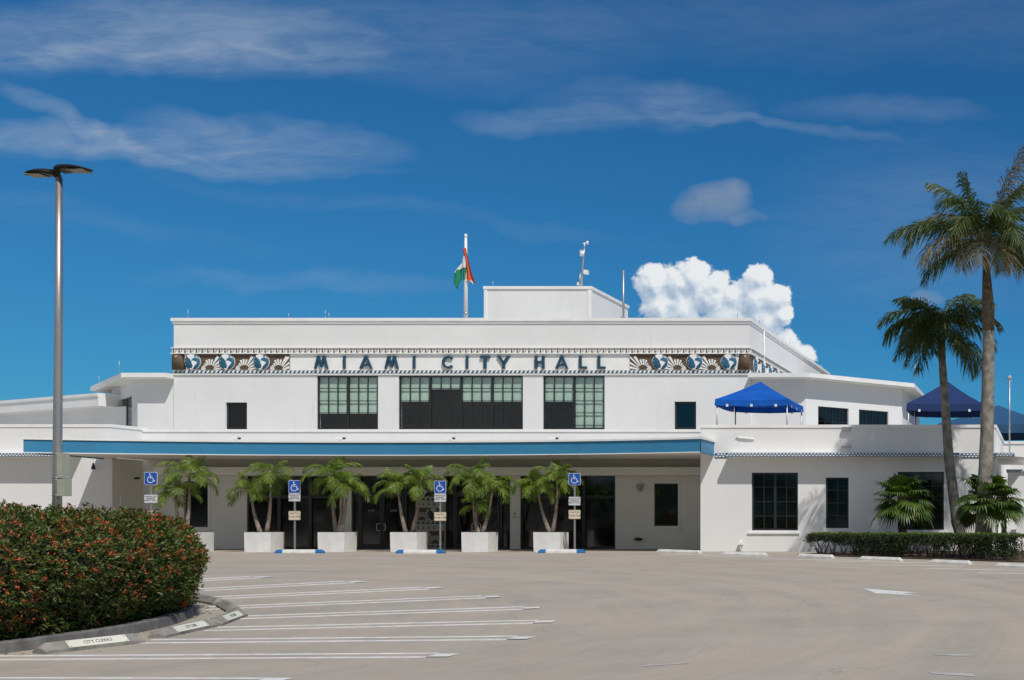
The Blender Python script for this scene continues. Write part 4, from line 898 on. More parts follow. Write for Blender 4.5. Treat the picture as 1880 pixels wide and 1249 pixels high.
# ---------------------------------------------------------------- lamp post in the round bed
DL_ = 26.0; xL = PX(105, DL_)
lp = thing('parking_light', 'tall brushed steel lamp post with two flat dark heads rising from the flowering hedge', 'lamp post', (xL, DL_, G(DL_)))
m = MB('steel'); m.tube([(xL, DL_, G(DL_)), (xL, DL_, PZ(880, DL_)), (xL + .03, DL_, PZ(600, DL_)), (xL + .04, DL_, PZ(326, DL_))], [.088, .085, .073, .060], 24); m.build('pole', lp)
def lp3(x, y, d=0): return (PX(x, DL_), DL_ + d, PZ(y, DL_))
m = MB('lamp_dark'); m.tube([lp3(105.5, 326), lp3(105, 310), lp3(104, 307)], [.06, .05, .03], 10); m.tube([lp3(97, 318), lp3(105, 313), lp3(114, 309)], [.05, .07, .05], 8); m.build('bracket', lp)
for pts_ in ([(47.5, 320.5), (62, 314), (79, 312.5), (98, 315.5), (101, 322), (79, 327.5), (62, 325)], [(110, 308), (124, 305), (139, 306.5), (155, 310.5), (167.5, 313.8), (147, 318), (134, 316), (120, 313.5), (110, 314)]):
    ps = [Vector(lp3(*p)) for p in pts_]; m = MB('lamp_dark')
    cxm = sum(p.x for p in ps) / len(ps); 
    x0_, x1_ = min(p.x for p in ps), max(p.x for p in ps); far = -1 if cxm < xL else 1
    root_x = x1_ if far < 0 else x0_; zr_ = PZ(319 if far < 0 else 311, DL_)
    n = 9; rows = []
    for i in range(n + 1):
        t_ = i / n; x = root_x + far * abs(x1_ - x0_) * t_
        hw = .05 + .17 * math.sin(math.pi * min(1, t_ * .62 + .28)) ** 1.0 * (1 if t_ < .85 else (1 - (t_ - .85) / .15 * .85))
        th = .05 * (1 - t_) + .015; zz = zr_ + .035 * math.sin(math.pi * t_) - .015 * t_
        rows.append([(x, DL_ - hw, zz - th * .2), (x, DL_ - hw * .6, zz + th), (x, DL_ + hw * .6, zz + th), (x, DL_ + hw, zz - th * .2), (x, DL_ + hw * .8, zz - th * .7 - .01), (x, DL_ - hw * .8, zz - th * .7 - .01)])
    vs = [p for r_ in rows for p in r_]; fs = []
    for i in range(n):
        for k in range(6): fs.append((i * 6 + k, i * 6 + (k + 1) % 6, (i + 1) * 6 + (k + 1) % 6, (i + 1) * 6 + k))
    fs += [tuple(range(6)), tuple(n * 6 + k for k in range(6))[::-1]]
    m.add(vs, fs); hd = m.build('lamp_head', lp)
    q = MB('lamp_lens'); xm0, xm1 = root_x + far * abs(x1_ - x0_) * .35, root_x + far * abs(x1_ - x0_) * .88; q.box(min(xm0, xm1), max(xm0, xm1), DL_ - .15, DL_ + .15, zr_ - .045, zr_ - .03); q.build('lens', hd)
for (ya, yb, w) in ((832, 878, 9.5), (880, 911, 13.5)):
    m = MB('box_cream'); a = PX(111.5, DL_); b = PX(111.5 + w, DL_); m.box(a, b, DL_ - .10, DL_ + .10, PZ(yb, DL_), PZ(ya, DL_)); bx = m.build('control_box', lp)
for y in (833, 877, 881.5, 909):
    m = MB('galvanised'); m.tube([lp3(105, y), lp3(105, y + 1)], .096, 16); m.build('strap', lp)

# ---------------------------------------------------------------- signs
def symbol(mb, s_):
    q = lambda pts: [(x * s_, z * s_) for x, z in pts]
    mb.use('sign_white'); mb.disc(-.06 * s_, .345 * s_, .055 * s_, -.009, -.006, 14)
    mb.stroke(q([(-.055, .27), (-.035, .03), (.17, .03), (.27, -.22), (.37, -.19)]), .062 * s_, -.009, -.006)
    mb.stroke(q([(-.05, .17), (.13, .17)]), .05 * s_, -.0095, -.0065)
    arc = [(-.02 + .245 * math.cos(a), -.10 + .245 * math.sin(a)) for a in [R(112 + i * (345 - 112) / 16) for i in range(17)]]
    mb.stroke(q(arc), .055 * s_, -.0085, -.0065)
def rrect(w, h, r_, n=4):
    pts = []
    for cx_, cz_, a0 in ((w / 2 - r_, h / 2 - r_, 0), (-w / 2 + r_, h / 2 - r_, 90), (-w / 2 + r_, -h / 2 + r_, 180), (w / 2 - r_, -h / 2 + r_, 270)):
        for i in range(n + 1): a = R(a0 + 90 * i / n); pts.append((cx_ + r_ * math.cos(a), cz_ + r_ * math.sin(a)))
    return pts
def parking_sign(px, D, ytop, ysym_b, ym0, ym1, yl0, yl1, label, base=None):
    x = PX(px, D); zb = G(D) if base is None else base
    t = thing('parking_sign', label, 'sign', (x, D, zb), 'accessible parking signs on posts'); k = D / F
    m = MB('galvanised').frame((x, D, 0)); m.box(-.025, .025, .02, .03, zb, PZ(ytop, D) - .03); m.box(-.032, -.022, -.0, .03, zb, PZ(ytop, D) - .03); m.box(.022, .032, 0, .03, zb, PZ(ytop, D) - .03); m.build('post', t)
    for (a, b, kind) in ((ytop, ysym_b, 'sym'), (ym0, ym1, 'mid'), (yl0, yl1, 'low')):
        zc_ = (PZ(a, D) + PZ(b, D)) / 2; h = (b - a) * k; w = .46
        m = MB('sign_white').frame((x, D - .012, zc_)); m.use({'sym': 'sign_white', 'mid': 'sign_white', 'low': 'sign_cream'}[kind]); m.prism(rrect(w, h, .035), 0, .006)
        if kind == 'sym': m.use('sign_blue'); m.prism(rrect(w - .03, h - .03, .028), -.006, 0); symbol(m, h * .98)
        else:
            m.use('text_grey' if kind == 'mid' else 'text_red'); r_ = rrect(w - .03, h - .03, .025); m.stroke(r_, .006, -.002, 0, True)
        o = m.build('sign_panel', t)
        if kind == 'mid':
            tx = add_text(o, 'lettering', 'PARKING BY\nDISABLED\nPERMIT ONLY', h * .25, (x, D - .016, zc_ + h * .02), 'text_dark', spacing=.95); tx.location = -wloc(o)
        if kind == 'low':
            tx = add_text(o, 'lettering', 'WATCH\nYOUR STEP', h * .30, (x, D - .016, zc_ + h * .04), 'text_red', spacing=1.25, sx=.92); tx.location = -wloc(o)
    return t
parking_sign(277.3, 44.0, 867, 890.3, 908.5, 923.5, 938, 953.5, 'blue wheelchair sign partly hidden at its foot by the flowering hedge')
parking_sign(541, 48.72, 882, 905.5, 906, 920.5, 938.5, 955, 'blue wheelchair sign in front of the left storefront glass')
parking_sign(808.3, 48.72, 883, 906, 906.5, 921.5, 940.5, 956.5, 'blue wheelchair sign in front of the patterned pillar')
parking_sign(1055, 48.72, 869, 891, 912.5, 928, 936.5, 953, 'blue wheelchair sign beside the rightmost white planter')

# ---------------------------------------------------------------- wheel stops
def stop_mesh(kind, Ls=1.83, w=.16, h=.13, plate=False, txt=None):
    m = MB('concrete'); lowf = .45 if kind != 'grey' else .36
    cols = {'grey': ('concrete',) * 3, 'white': ('kerb_paint',) * 3, 'blue': ('stop_blue', 'stop_white', 'stop_blue')}[kind]
    def seg(xa, xb, ta, tb, mt):   # profile with sloped sides; ta/tb height factor at ends
        m.use(mt); wb, wt = w / 2, w / 2 * (.60 if kind != 'grey' else .22)
        pr = lambda x, t_: [(x, -wb, 0), (x, -wb, h * lowf * max(t_, .8)), (x, -wt, h * t_), (x, wt, h * t_), (x, wb, h * lowf * max(t_, .8)), (x, wb, 0)]
        a, b = pr(xa, ta), pr(xb, tb); m.add(a + b, [(i, (i + 1) % 6, (i + 1) % 6 + 6, i + 6)[::-1] for i in range(6)] + [tuple(range(6)), tuple(range(11, 5, -1))])
    seg(-Ls / 2, -Ls / 2 + .10, .55, 1, cols[0]); seg(-Ls / 2 + .10, -Ls / 2 + .30, 1, 1, cols[0]); seg(-Ls / 2 + .30, Ls / 2 - .30, 1, 1, cols[1]); seg(Ls / 2 - .30, Ls / 2 - .10, 1, 1, cols[2]); seg(Ls / 2 - .10, Ls / 2, 1, .55, cols[2])
    return m
def wheel_stop(a, b, kind, label, group, name='wheel_stop', plate=None, w=.16, h=.13):
    A_ = ground_at(*a); B_ = ground_at(*b); c = (A_ + B_) / 2; d = B_ - A_; Ls = d.length
    t = thing(name, label, 'wheel stop', tuple(c), group)
    m = stop_mesh(kind, Ls, w, h); o = m.build('body', None)
    o.parent = t; o.location = (0, 0, -.01)
    if plate:
        sl = math.atan2(h * .64, w / 2 * .78); SM = Matrix.Translation((0, -w / 2 * .61, h * .68)) @ Matrix.Rotation(sl, 4, 'X'); sw = math.hypot(h * .64, w / 2 * .78) * .92
        q = MB('plate_cream'); q.M = SM; q.box(-Ls * .27, Ls * .33, -sw / 2, sw / 2, .002, .009); q.use('text_dark')
        for sx_ in (-Ls * .25, Ls * .31):
            for sy in (-sw * .36, sw * .36): q.box(sx_ - .007, sx_ + .007, sy - .007, sy + .007, .009, .011)
        p = q.build('name_plate', None); p.parent = t; p.location = (0, 0, -.01)
        me = text_mesh(plate, sw * .62, .001, 'text_dark'); me.transform(SM @ Matrix.Translation((Ls * .03, 0, .0105)) @ Matrix.Diagonal((.8, 1, 1, 1))); l = bpy.data.objects.new('lettering', me); COL.objects.link(l); l.parent = p
    t.rotation_euler = (0, -math.atan2(d.z, math.hypot(d.x, d.y)), math.atan2(d.y, d.x)); return t
gn = 'grey concrete wheel stops around the flowering hedge'
wheel_stop((72, 1201), (255, 1180), 'grey', 'nearest grey concrete wheel stop with a cream name plate', gn, plate='CITY CLERKS', w=.30, h=.17)
wheel_stop((288, 1172), (384, 1151), 'grey', 'second grey wheel stop from the front, name plate in its middle', gn, plate='CITY CLERK', w=.28, h=.155)
wheel_stop((391, 1150), (440, 1132), 'grey', 'short looking grey wheel stop with plate, tip to tip with its neighbour', gn, plate='CITY CLERK', w=.28, h=.155)
wheel_stop((430, 1124), (410, 1113), 'grey', 'grey wheel stop seen nearly end on, between two others', gn, w=.28, h=.155)
wheel_stop((405, 1111), (354, 1101), 'grey', 'grey wheel stop farthest back, half hidden by the flowering hedge', gn, w=.28, h=.155)
gb = 'blue and white wheel stops before the planters'
wheel_stop((506, 1015.8), (595, 1015.8), 'blue', 'blue ended white wheel stop left, between the second and third planters', gb, w=.16, h=.15)
wheel_stop((728, 1016.2), (817, 1016.2), 'blue', 'blue ended white wheel stop before the patterned pillar', gb, w=.16, h=.15)
wheel_stop((989, 1015.4), (1074, 1015.4), 'blue', 'blue ended white wheel stop before the rightmost planter', gb, w=.16, h=.15)
gw = 'white worn wheel stops along the right wing'
for a, b, l in (((1208, 1014.5), (1286, 1017), 'worn white wheel stop at the corner of the entrance recess'), ((1328, 1019.5), (1407, 1021.5), 'worn white wheel stop below the first wing window'), ((1466, 1023), (1530, 1025.5), 'worn white wheel stop at the left end of the clipped hedge'),
                ((1580, 1028), (1655, 1031), 'worn white wheel stop before the clipped hedge, left one'), ((1710, 1034), (1782, 1037), 'worn white wheel stop before the clipped hedge, right one'), ((1829, 1041), (1920, 1045), 'white wheel stop cut off by the right edge')):
    wheel_stop(a, b, 'white', l, gw, w=.2, h=.14)

# ---------------------------------------------------------------- foliage makers (numpy)
def leaf_mesh(name, P0, Dr, Nm, Ln, Wd, mats, mi, parent=None, fold=.25, **tags):
    n = len(P0); Dr = Dr / np.linalg.norm(Dr, axis=1, keepdims=True); S = np.cross(Dr, Nm); S /= np.linalg.norm(S, axis=1, keepdims=True) + 1e-9
    Nn = np.cross(S, Dr); Ln = Ln[:, None]; Wd = Wd[:, None]
    V = np.empty((n, 4, 3)); V[:, 0] = P0; mid = P0 + Dr * Ln * .45
    V[:, 1] = mid + S * Wd / 2 + Nn * Wd * fold; V[:, 3] = mid - S * Wd / 2 + Nn * Wd * fold; V[:, 2] = P0 + Dr * Ln - Nn * Ln * .08
    V = V.reshape(-1, 3); idx = np.arange(n)[:, None] * 4
    T = np.stack([idx[:, 0], idx[:, 0] + 1, idx[:, 0] + 2, idx[:, 0], idx[:, 0] + 2, idx[:, 0] + 3], 1).reshape(-1)
    me = bpy.data.meshes.new(name); me.vertices.add(len(V)); me.vertices.foreach_set('co', V.reshape(-1)); me.loops.add(len(T)); me.loops.foreach_set('vertex_index', T.astype(np.int32))
    me.polygons.add(2 * n); me.polygons.foreach_set('loop_start', np.arange(0, 6 * n, 3, dtype=np.int32))
    for x in mats: me.materials.append(MATS[x])
    me.polygons.foreach_set('material_index', np.repeat(mi, 2).astype(np.int32)); me.update(calc_edges=True); me.validate()
    return link(name, me, parent, **tags)
def rv(n, s=1.0): return rng.normal(0, s, (n, 3))
def whorls(pos, nrm, per, L0, W0, spread=.9):
    n = len(pos); Pp = np.repeat(pos, per, 0); Nn = np.repeat(nrm, per, 0); d = Nn * .55 + rv(n * per, .55) * spread; d[:, 2] += .10
    up = Nn + np.array([0, 0, .5]) + rv(n * per, .35)
    return Pp + rv(n * per, .018), d, up, L0 * rng.uniform(.6, 1.25, n * per), W0 * rng.uniform(.7, 1.2, n * per)

# round flowering hedge
HC = np.array([-23.5, 20.5]); 
def lump3(p, s_, seed=0): return np.array([noise.noise(Vector((float(a[0]) * s_ + seed, float(a[1]) * s_, float(a[2]) * s_))) for a in p])
hd = thing('flowering_hedge', 'large rounded dark green hedge dotted with small orange red flowers in a round bed', 'hedge', (HC[0], HC[1], G(HC[1])))
prof = [(7.55, -.22), (7.75, .10), (8.0, .55), (8.08, .95), (7.95, 1.30), (7.6, 1.55), (7.0, 1.70), (6.0, 1.78), (4.0, 1.80), (0.5, 1.82)]
seglen = [math.dist(prof[i], prof[i + 1]) for i in range(len(prof) - 1)]
def hedge_pts(n, th0, th1, kmax):
    w = np.array([seglen[i] * (prof[i][0] + prof[i + 1][0]) / 2 for i in range(kmax)]); w /= w.sum()
    k = rng.choice(kmax, n, p=w); f = rng.uniform(0, 1, n); pr = np.array(prof); a, b = pr[k], pr[k + 1]
    rz = a + (b - a) * f[:, None]; tg = b - a; nr = np.stack([tg[:, 1], -tg[:, 0]], 1); nr /= np.linalg.norm(nr, axis=1, keepdims=True)
    th = rng.uniform(th0, th1, n); c, s_ = np.cos(th), np.sin(th)
    pos = np.stack([HC[0] + rz[:, 0] * c, HC[1] + rz[:, 0] * s_, rz[:, 1]], 1); nm = np.stack([nr[:, 0] * c, nr[:, 0] * s_, nr[:, 1]], 1)
    return pos, nm
parts_p = []; 
for n_, t0, t1, km in ((15500, -1.9, 1.15, 6), (9500, -1.9, 1.6, 9), (3500, 1.15, 4.38, 9)):
    parts_p.append(hedge_pts(n_, t0, t1, km))
pos = np.concatenate([a for a, _ in parts_p]); nm = np.concatenate([b for _, b in parts_p])
dis = lump3(pos, 1.6) * .20 + lump3(pos, 4.5, 9) * .10
dep = rng.uniform(-.22, .06, len(pos)); pos = pos + nm * (dis + dep)[:, None]
pos[:, 2] = np.maximum(pos[:, 2], -.15)
a_, b_, c_, d_, e_ = whorls(pos, nm, 5, .085, .034)
mi = (rng.uniform(0, 1, len(a_)) < .13).astype(int)
leaf_mesh('foliage', a_, b_, c_, d_, e_, ['leaf_hedge', 'leaf_hedge_red'], mi, hd, kind='stuff')
fp = []; 
for n_, t0, t1, km in ((1900, -1.9, 1.15, 6), (1800, -1.9, 1.6, 9), (300, 1.15, 4.38, 9)): fp.append(hedge_pts(n_, t0, t1, km))
pos = np.concatenate([a for a, _ in fp]); nm = np.concatenate([b for _, b in fp])
keep = lump3(pos, 1.3, 4) * 1.5 + rng.uniform(-.4, .4, len(pos)) > -.02; pos, nm = pos[keep], nm[keep]
pos = pos + nm * (lump3(pos, 1.6) * .20 + lump3(pos, 4.5, 9) * .10 + .05)[:, None]
a_, b_, c_, d_, e_ = whorls(pos, nm, 6, .050, .028, 1.0)
leaf_mesh('blossom', a_, b_, c_, d_, e_, ['petal'], np.zeros(len(a_), int), hd, kind='stuff')
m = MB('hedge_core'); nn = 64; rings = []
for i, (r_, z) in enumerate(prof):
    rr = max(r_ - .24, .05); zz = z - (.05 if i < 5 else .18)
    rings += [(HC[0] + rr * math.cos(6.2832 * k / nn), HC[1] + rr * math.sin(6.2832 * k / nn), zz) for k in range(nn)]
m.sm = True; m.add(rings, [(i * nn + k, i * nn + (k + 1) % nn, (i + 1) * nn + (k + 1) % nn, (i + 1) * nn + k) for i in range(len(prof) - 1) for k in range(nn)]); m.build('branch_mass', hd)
m = MB('kerb_shaded'); nn = 96
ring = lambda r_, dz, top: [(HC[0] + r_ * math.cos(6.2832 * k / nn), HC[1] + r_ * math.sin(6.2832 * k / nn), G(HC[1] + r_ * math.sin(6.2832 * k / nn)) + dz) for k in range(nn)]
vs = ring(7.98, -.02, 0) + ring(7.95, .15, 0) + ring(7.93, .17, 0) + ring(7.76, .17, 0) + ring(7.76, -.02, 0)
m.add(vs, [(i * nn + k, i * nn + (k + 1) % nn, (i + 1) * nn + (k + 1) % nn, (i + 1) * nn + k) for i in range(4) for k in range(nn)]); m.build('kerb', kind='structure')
m = MB('mulch'); rr_ = [7.77, 6, 4, 2]; vs = []
for r_ in rr_: vs += [(HC[0] + r_ * math.cos(6.2832 * k / nn), HC[1] + r_ * math.sin(6.2832 * k / nn), G(HC[1] + r_ * math.sin(6.2832 * k / nn)) + .12) for k in range(nn)]
vs.append((HC[0], HC[1], G(HC[1]) + .12)); m.add(vs, [(i * nn + k, i * nn + (k + 1) % nn, (i + 1) * nn + (k + 1) % nn, (i + 1) * nn + k) for i in range(3) for k in range(nn)] + [(3 * nn + k, 3 * nn + (k + 1) % nn, 4 * nn) for k in range(nn)]); m.build('planting_bed', kind='structure')
# leaf litter by the kerb
n = 260; th = rng.uniform(-.9, 1.0, n); r_ = 8.0 + np.abs(rng.normal(0, .35, n)); x = HC[0] + r_ * np.cos(th); y = HC[1] + r_ * np.sin(th)
pos = np.stack([x, y, np.array([G(v) for v in y]) + .012], 1); dr = rv(n); dr[:, 2] *= .08; up = np.tile([0, 0, 1.0], (n, 1))
leaf_mesh('leaf_litter', pos, dr, up, rng.uniform(.03, .07, n), rng.uniform(.02, .04, n), ['leaf_dry'], np.zeros(n, int), None, kind='stuff')

# clipped low hedge on the right
A_ = ground_at(1482, 1019); B_ = ground_at(1868, 1031.5); dvec = (B_ - A_); Lh = math.hypot(dvec.x, dvec.y); dirh = np.array([dvec.x / Lh, dvec.y / Lh]); nrh = np.array([dirh[1], -dirh[0]])
if nrh[1] > 0: nrh = -nrh
hh = thing('clipped_hedge', 'low clipped hedge with see-through gaps low down beneath the tall palms', 'hedge', ((A_.x + B_.x) / 2, (A_.y + B_.y) / 2, G(A_.y)))
ztop = PZ(981.5, A_.y); ztopB = PZ(983.5, B_.y); wh_ = 1.05
n = 15000; u = rng.uniform(0, Lh, n); face = rng.choice(3, n, p=[.50, .36, .14]); v = rng.uniform(0, 1, n)
v = np.where(face == 0, v ** .62, v)
gz = np.array([G(A_.y + (B_.y - A_.y) * t / Lh) for t in u]); zt_ = ztop + (ztopB - ztop) * u / Lh
gap = np.array([noise.noise(Vector((float(t) * 1.0, 3.3, 0))) for t in u])
w_ = np.where(face == 0, rng.normal(0, .07, n), np.where(face == 2, wh_ + rng.normal(0, .05, n), rng.uniform(0, wh_, n)))
z_ = np.where(face == 1, zt_ + rng.normal(0, .015, n), gz + .10 + (zt_ - gz - .10) * v)
base_gap = ((u < Lh * .24) | ((u > Lh * .50) & (u < Lh * .62)) | ((u > Lh * .70) & (u < Lh * .76)))
lowz = (z_ - gz) < np.where(base_gap, .50 + .25 * gap, .10 + .25 * gap)
keep = ~(lowz & (face != 1) & (rng.uniform(0, 1, n) < .96)); u, w_, z_, face = u[keep], w_[keep], z_[keep], face[keep]
lo = lambda u, w: np.stack([A_.x + dirh[0] * u - nrh[0] * w, A_.y + dirh[1] * u - nrh[1] * w], 1)
xy = lo(u, w_); pos = np.concatenate([xy, z_[:, None]], 1)
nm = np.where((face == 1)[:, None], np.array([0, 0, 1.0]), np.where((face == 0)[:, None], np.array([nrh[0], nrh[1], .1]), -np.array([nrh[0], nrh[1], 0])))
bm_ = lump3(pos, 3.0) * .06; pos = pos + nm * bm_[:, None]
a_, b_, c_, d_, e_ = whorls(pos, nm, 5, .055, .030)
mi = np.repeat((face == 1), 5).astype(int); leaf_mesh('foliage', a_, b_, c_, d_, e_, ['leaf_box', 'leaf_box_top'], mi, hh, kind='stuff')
m = MB('twig')
for i in range(26):
    t_ = (i + .5) / 26 * Lh; p = np.array([A_.x, A_.y]) + dirh * t_ - nrh * (.5 + .15 * math.sin(i * 5)); gz_ = G(p[1])
    for k in range(5):
        a = rng.uniform(-.35, .35); b = rng.uniform(-.3, .3)
        m.tube([(p[0] + a * .1, p[1], gz_), (p[0] + a * .5, p[1] + b * .4, gz_ + .3), (p[0] + a, p[1] + b, gz_ + .6)], [.022, .014, .007], 5, False)
m.build('stem', hh, kind='stuff')
# planting bed and kerb of the right wing
m = MB('mulch'); bed = [(-7.3, DRW - .02), (A_.x - .4, A_.y + .15), (A_.x - .3, A_.y - .35), (B_.x + .1, B_.y - .45), (3.5, B_.y - 1.2), (9, B_.y - 1.2), (9, DRW - .02)]
m = MB('mulch')
pts = [(x, y, G(y) + .03) for x, y in bed]; m.add(pts, [tuple(range(len(pts)))]); m.build('planting_bed', kind='structure')

# ---------------------------------------------------------------- palms
def frond(V, Fc, Mi, base, az, e0, length, droop, nl, ll, lw, mat_i, hang=.35, plume=.35, rrad=.02, curl=1.5, rach=None, twist=0.0):
    pts = []; p = Vector(base); st = 14; h = Vector((math.cos(az), math.sin(az), 0))
    for i in range(st + 1):
        t = i / st; e = e0 - droop * t ** curl; pts.append(p.copy()); p = p + (h * math.cos(e) + Vector((0, 0, math.sin(e)))) * (length / st)
        h = Vector((math.cos(az + twist * t), math.sin(az + twist * t), 0))
    def at(t):
        f = t * st; i = min(int(f), st - 1); return pts[i].lerp(pts[i + 1], f - i), (pts[i + 1] - pts[i]).normalized()
    # midrib
    for i in range(st):
        r0 = rrad * (1 - i / st * .85); r1 = rrad * (1 - (i + 1) / st * .85); a, b = pts[i], pts[i + 1]; tn = (b - a).normalized(); s_ = tn.cross(Vector((0, 0, 1))).normalized(); u_ = s_.cross(tn)
        o = len(V)
        for q, rr in ((a, r0), (b, r1)):
            for k in range(3): an = k * 2.094 + .5; V.append(q + s_ * math.cos(an) * rr + u_ * math.sin(an) * rr)
        for k in range(3): Fc.append((o + k, o + (k + 1) % 3, o + 3 + (k + 1) % 3, o + 3 + k)); Mi.append(rach)
    for i in range(nl):
        t = .14 + .86 * (i + random.random() * .6) / nl; q, tn = at(min(t, .999)); s_ = tn.cross(Vector((0, 0, 1)));
        if s_.length < .05: s_ = Vector((math.sin(az), -math.cos(az), 0))
        s_.normalize(); u_ = s_.cross(tn).normalized()
        prof_ = math.sin(math.pi * min(1, .18 + .80 * t)) ** .55; L_ = ll * max(prof_, .25) * random.uniform(.85, 1.1)
        for sg in (-1, 1):
            fw = .45 + .55 * t; d = (s_ * sg * (1 - .25 * t) + tn * fw + u_ * (plume * random.uniform(-1, 1.1))).normalized()
            g1 = Vector((0, 0, -1)) * hang * L_
            b0 = q; b1 = q + d * L_ * .5 + g1 * .22; b2 = q + d * L_ * .97 + g1 * .95
            wv = (tn * .8 + u_ * random.uniform(-.5, .5)).normalized() * lw * .5; o = len(V)
            V += [b0 - wv * .4, b0 + wv * .4, b1 + wv, b1 - wv, b2]; Fc.append((o, o + 1, o + 2, o + 3)); Fc.append((o + 3, o + 2, o + 4)); Mi.extend((mat_i, mat_i))
def foliage_obj(name, V, Fc, Mi, mats, parent):
    me = bpy.data.meshes.new(name); me.from_pydata([tuple(v) for v in V], [], Fc)
    for x in mats: me.materials.append(MATS[x])
    me.polygons.foreach_set('material_index', Mi); me.update(); return link(name, me, parent)
def crown_feather(parent, c, nfr, length, ll, lw, nl, mats, e_rng, droop, hang=.35, plume=.35, seed=0, rrad=.02, dry=0, curl=1.5, az0=0.0):
    random.seed(seed); V = []; Fc = []; Mi = []
    for i in range(nfr):
        f = i / nfr; az = az0 + i * 2.39996 + random.uniform(-.2, .2); e0 = e_rng[0] + (e_rng[1] - e_rng[0]) * f + random.uniform(-.08, .08)
        b = Vector(c) + Vector((math.cos(az) * .05, math.sin(az) * .05, .15 * f))
        frond(V, Fc, Mi, b, az, e0, length * random.uniform(.85, 1.08) * (.75 if e0 > 1.2 else 1), droop * random.uniform(.8, 1.15) * (.45 if e0 > 1.2 else 1), nl, ll, lw, 1 if i < dry else 0, hang, plume, rrad, curl, 2)
    return foliage_obj('crown', V, Fc, Mi, mats, parent)
DPL = 49.35
def small_palm(label, trunks, base_px, seed, D=DPL, scale=1.0):
    zb = G(D) + .74; bx = PX(base_px, D)
    t = thing('palm_tree', label, 'palm tree', (bx, D, zb), 'small palms growing in the white planters')
    random.seed(seed)
    for i, (x0, xt, yt, fr_, ln) in enumerate(trunks):
        D_ = D + random.uniform(-.12, .12); bz = zb - .06; b = Vector((PX(x0, D), D_, bz)); top = Vector((PX(xt, D), D_ - .05, PZ(yt, D))); pts = []; rad = []
        for k in range(9):
            f = k / 8; bend = .10 * math.sin(math.pi * f) * (-1 if xt > x0 else 1); v = b.lerp(top, f); v.x += -bend * .6; pts.append(v); rad.append(.058 * (1 - f) ** 1.6 + .038 if f < .8 else .040)
        m = MB('trunk_small'); m.tube(pts, rad, 9); m.build('trunk', t)
        m = MB('crownshaft'); m.tube([top - (top - pts[-2]) * .6, top, top + Vector((0, 0, .15))], [.048, .05, .03], 8); m.build('crownshaft', t)
        crown_feather(t, top + Vector((0, 0, .08)), fr_ - 1, ln * 1.12, .42, .028, 46, ['leaf_small', 'leaf_small', 'rachis'], (.15, 1.45), 2.15, .42, .32, seed * 7 + i, .014, curl=1.25, az0=seed + i)
    return t
palms = [('leafy palm pair nearest the flowering hedge, its planter half hidden', [(344, 352, 880, 13, 1.15), (338, 328, 912, 10, .85)], 340, 1),
         ('two stemmed palm in the second white planter from the left', [(486, 495, 882, 12, 1.05), (481, 464, 905, 10, .90)], 484, 2),
         ('three stemmed palm left of the left door pair', [(620, 613, 880, 12, 1.10), (626, 640, 905, 11, .95), (623, 632, 893, 6, .8)], 622, 3),
         ('V shaped pair of palms before the patterned pillar', [(748, 734, 898, 12, 1.0), (753, 770, 892, 12, 1.0)], 750, 4),
         ('two stemmed palm with a low third crown, right of the pillar', [(877, 868, 885, 13, 1.1), (884, 904, 900, 11, .85), (881, 878, 935, 6, .5)], 881, 5),
         ('two stemmed palm in the rightmost white planter', [(1009, 987, 900, 12, .95), (1012, 1022, 888, 13, 1.05)], 1010, 6)]
for a in palms: small_palm(*a)
gp = 'square white stucco planters in a row'
proto = None
for i, (x0, l) in enumerate(((316, 'leftmost white planter, mostly hidden by the flowering hedge'), (448, 'white planter left of the second wheelchair sign'), (583, 'white planter between the left storefront and the dark doors'), (716, 'white planter before the patterned pillar'), (847, 'white planter in front of the right dark doors'), (979, 'rightmost white planter beside a wheelchair sign'))):
    D = 48.95; z = G(D) - .03; w = PX(x0 + 49.5, D) - PX(x0, D); loc = (PX(x0, D) + w / 2, D + w * .42, z)
    if proto is None:
        proto = thing('planter', l, 'planter', loc, gp); m = MB('planter'); h = .80; hw = w / 2; dd = w * .42; k = .97
        m.add([(-hw * k, -dd, 0), (hw * k, -dd, 0), (hw * k, dd, 0), (-hw * k, dd, 0), (-hw, -dd, h), (hw, -dd, h), (hw, dd, h), (-hw, dd, h), (-hw + .08, -dd + .08, h), (hw - .08, -dd + .08, h), (hw - .08, dd - .08, h), (-hw + .08, dd - .08, h), (-hw + .08, -dd + .08, h - .1), (hw - .08, -dd + .08, h - .1), (hw - .08, dd - .08, h - .1), (-hw + .08, dd - .08, h - .1)],
              [(0, 1, 5, 4), (1, 2, 6, 5), (2, 3, 7, 6), (3, 0, 4, 7), (4, 5, 9, 8), (5, 6, 10, 9), (6, 7, 11, 10), (7, 4, 8, 11), (8, 9, 13, 12), (9, 10, 14, 13), (10, 11, 15, 14), (11, 8, 12, 15)])
        o = m.build('box'); o.parent = proto
        m = MB('soil'); m.box(-hw + .085, hw - .085, -dd + .085, dd - .085, h - .3, h - .07); o = m.build('soil'); o.parent = proto
    else: copy_thing(proto, loc, 0, l, gp)

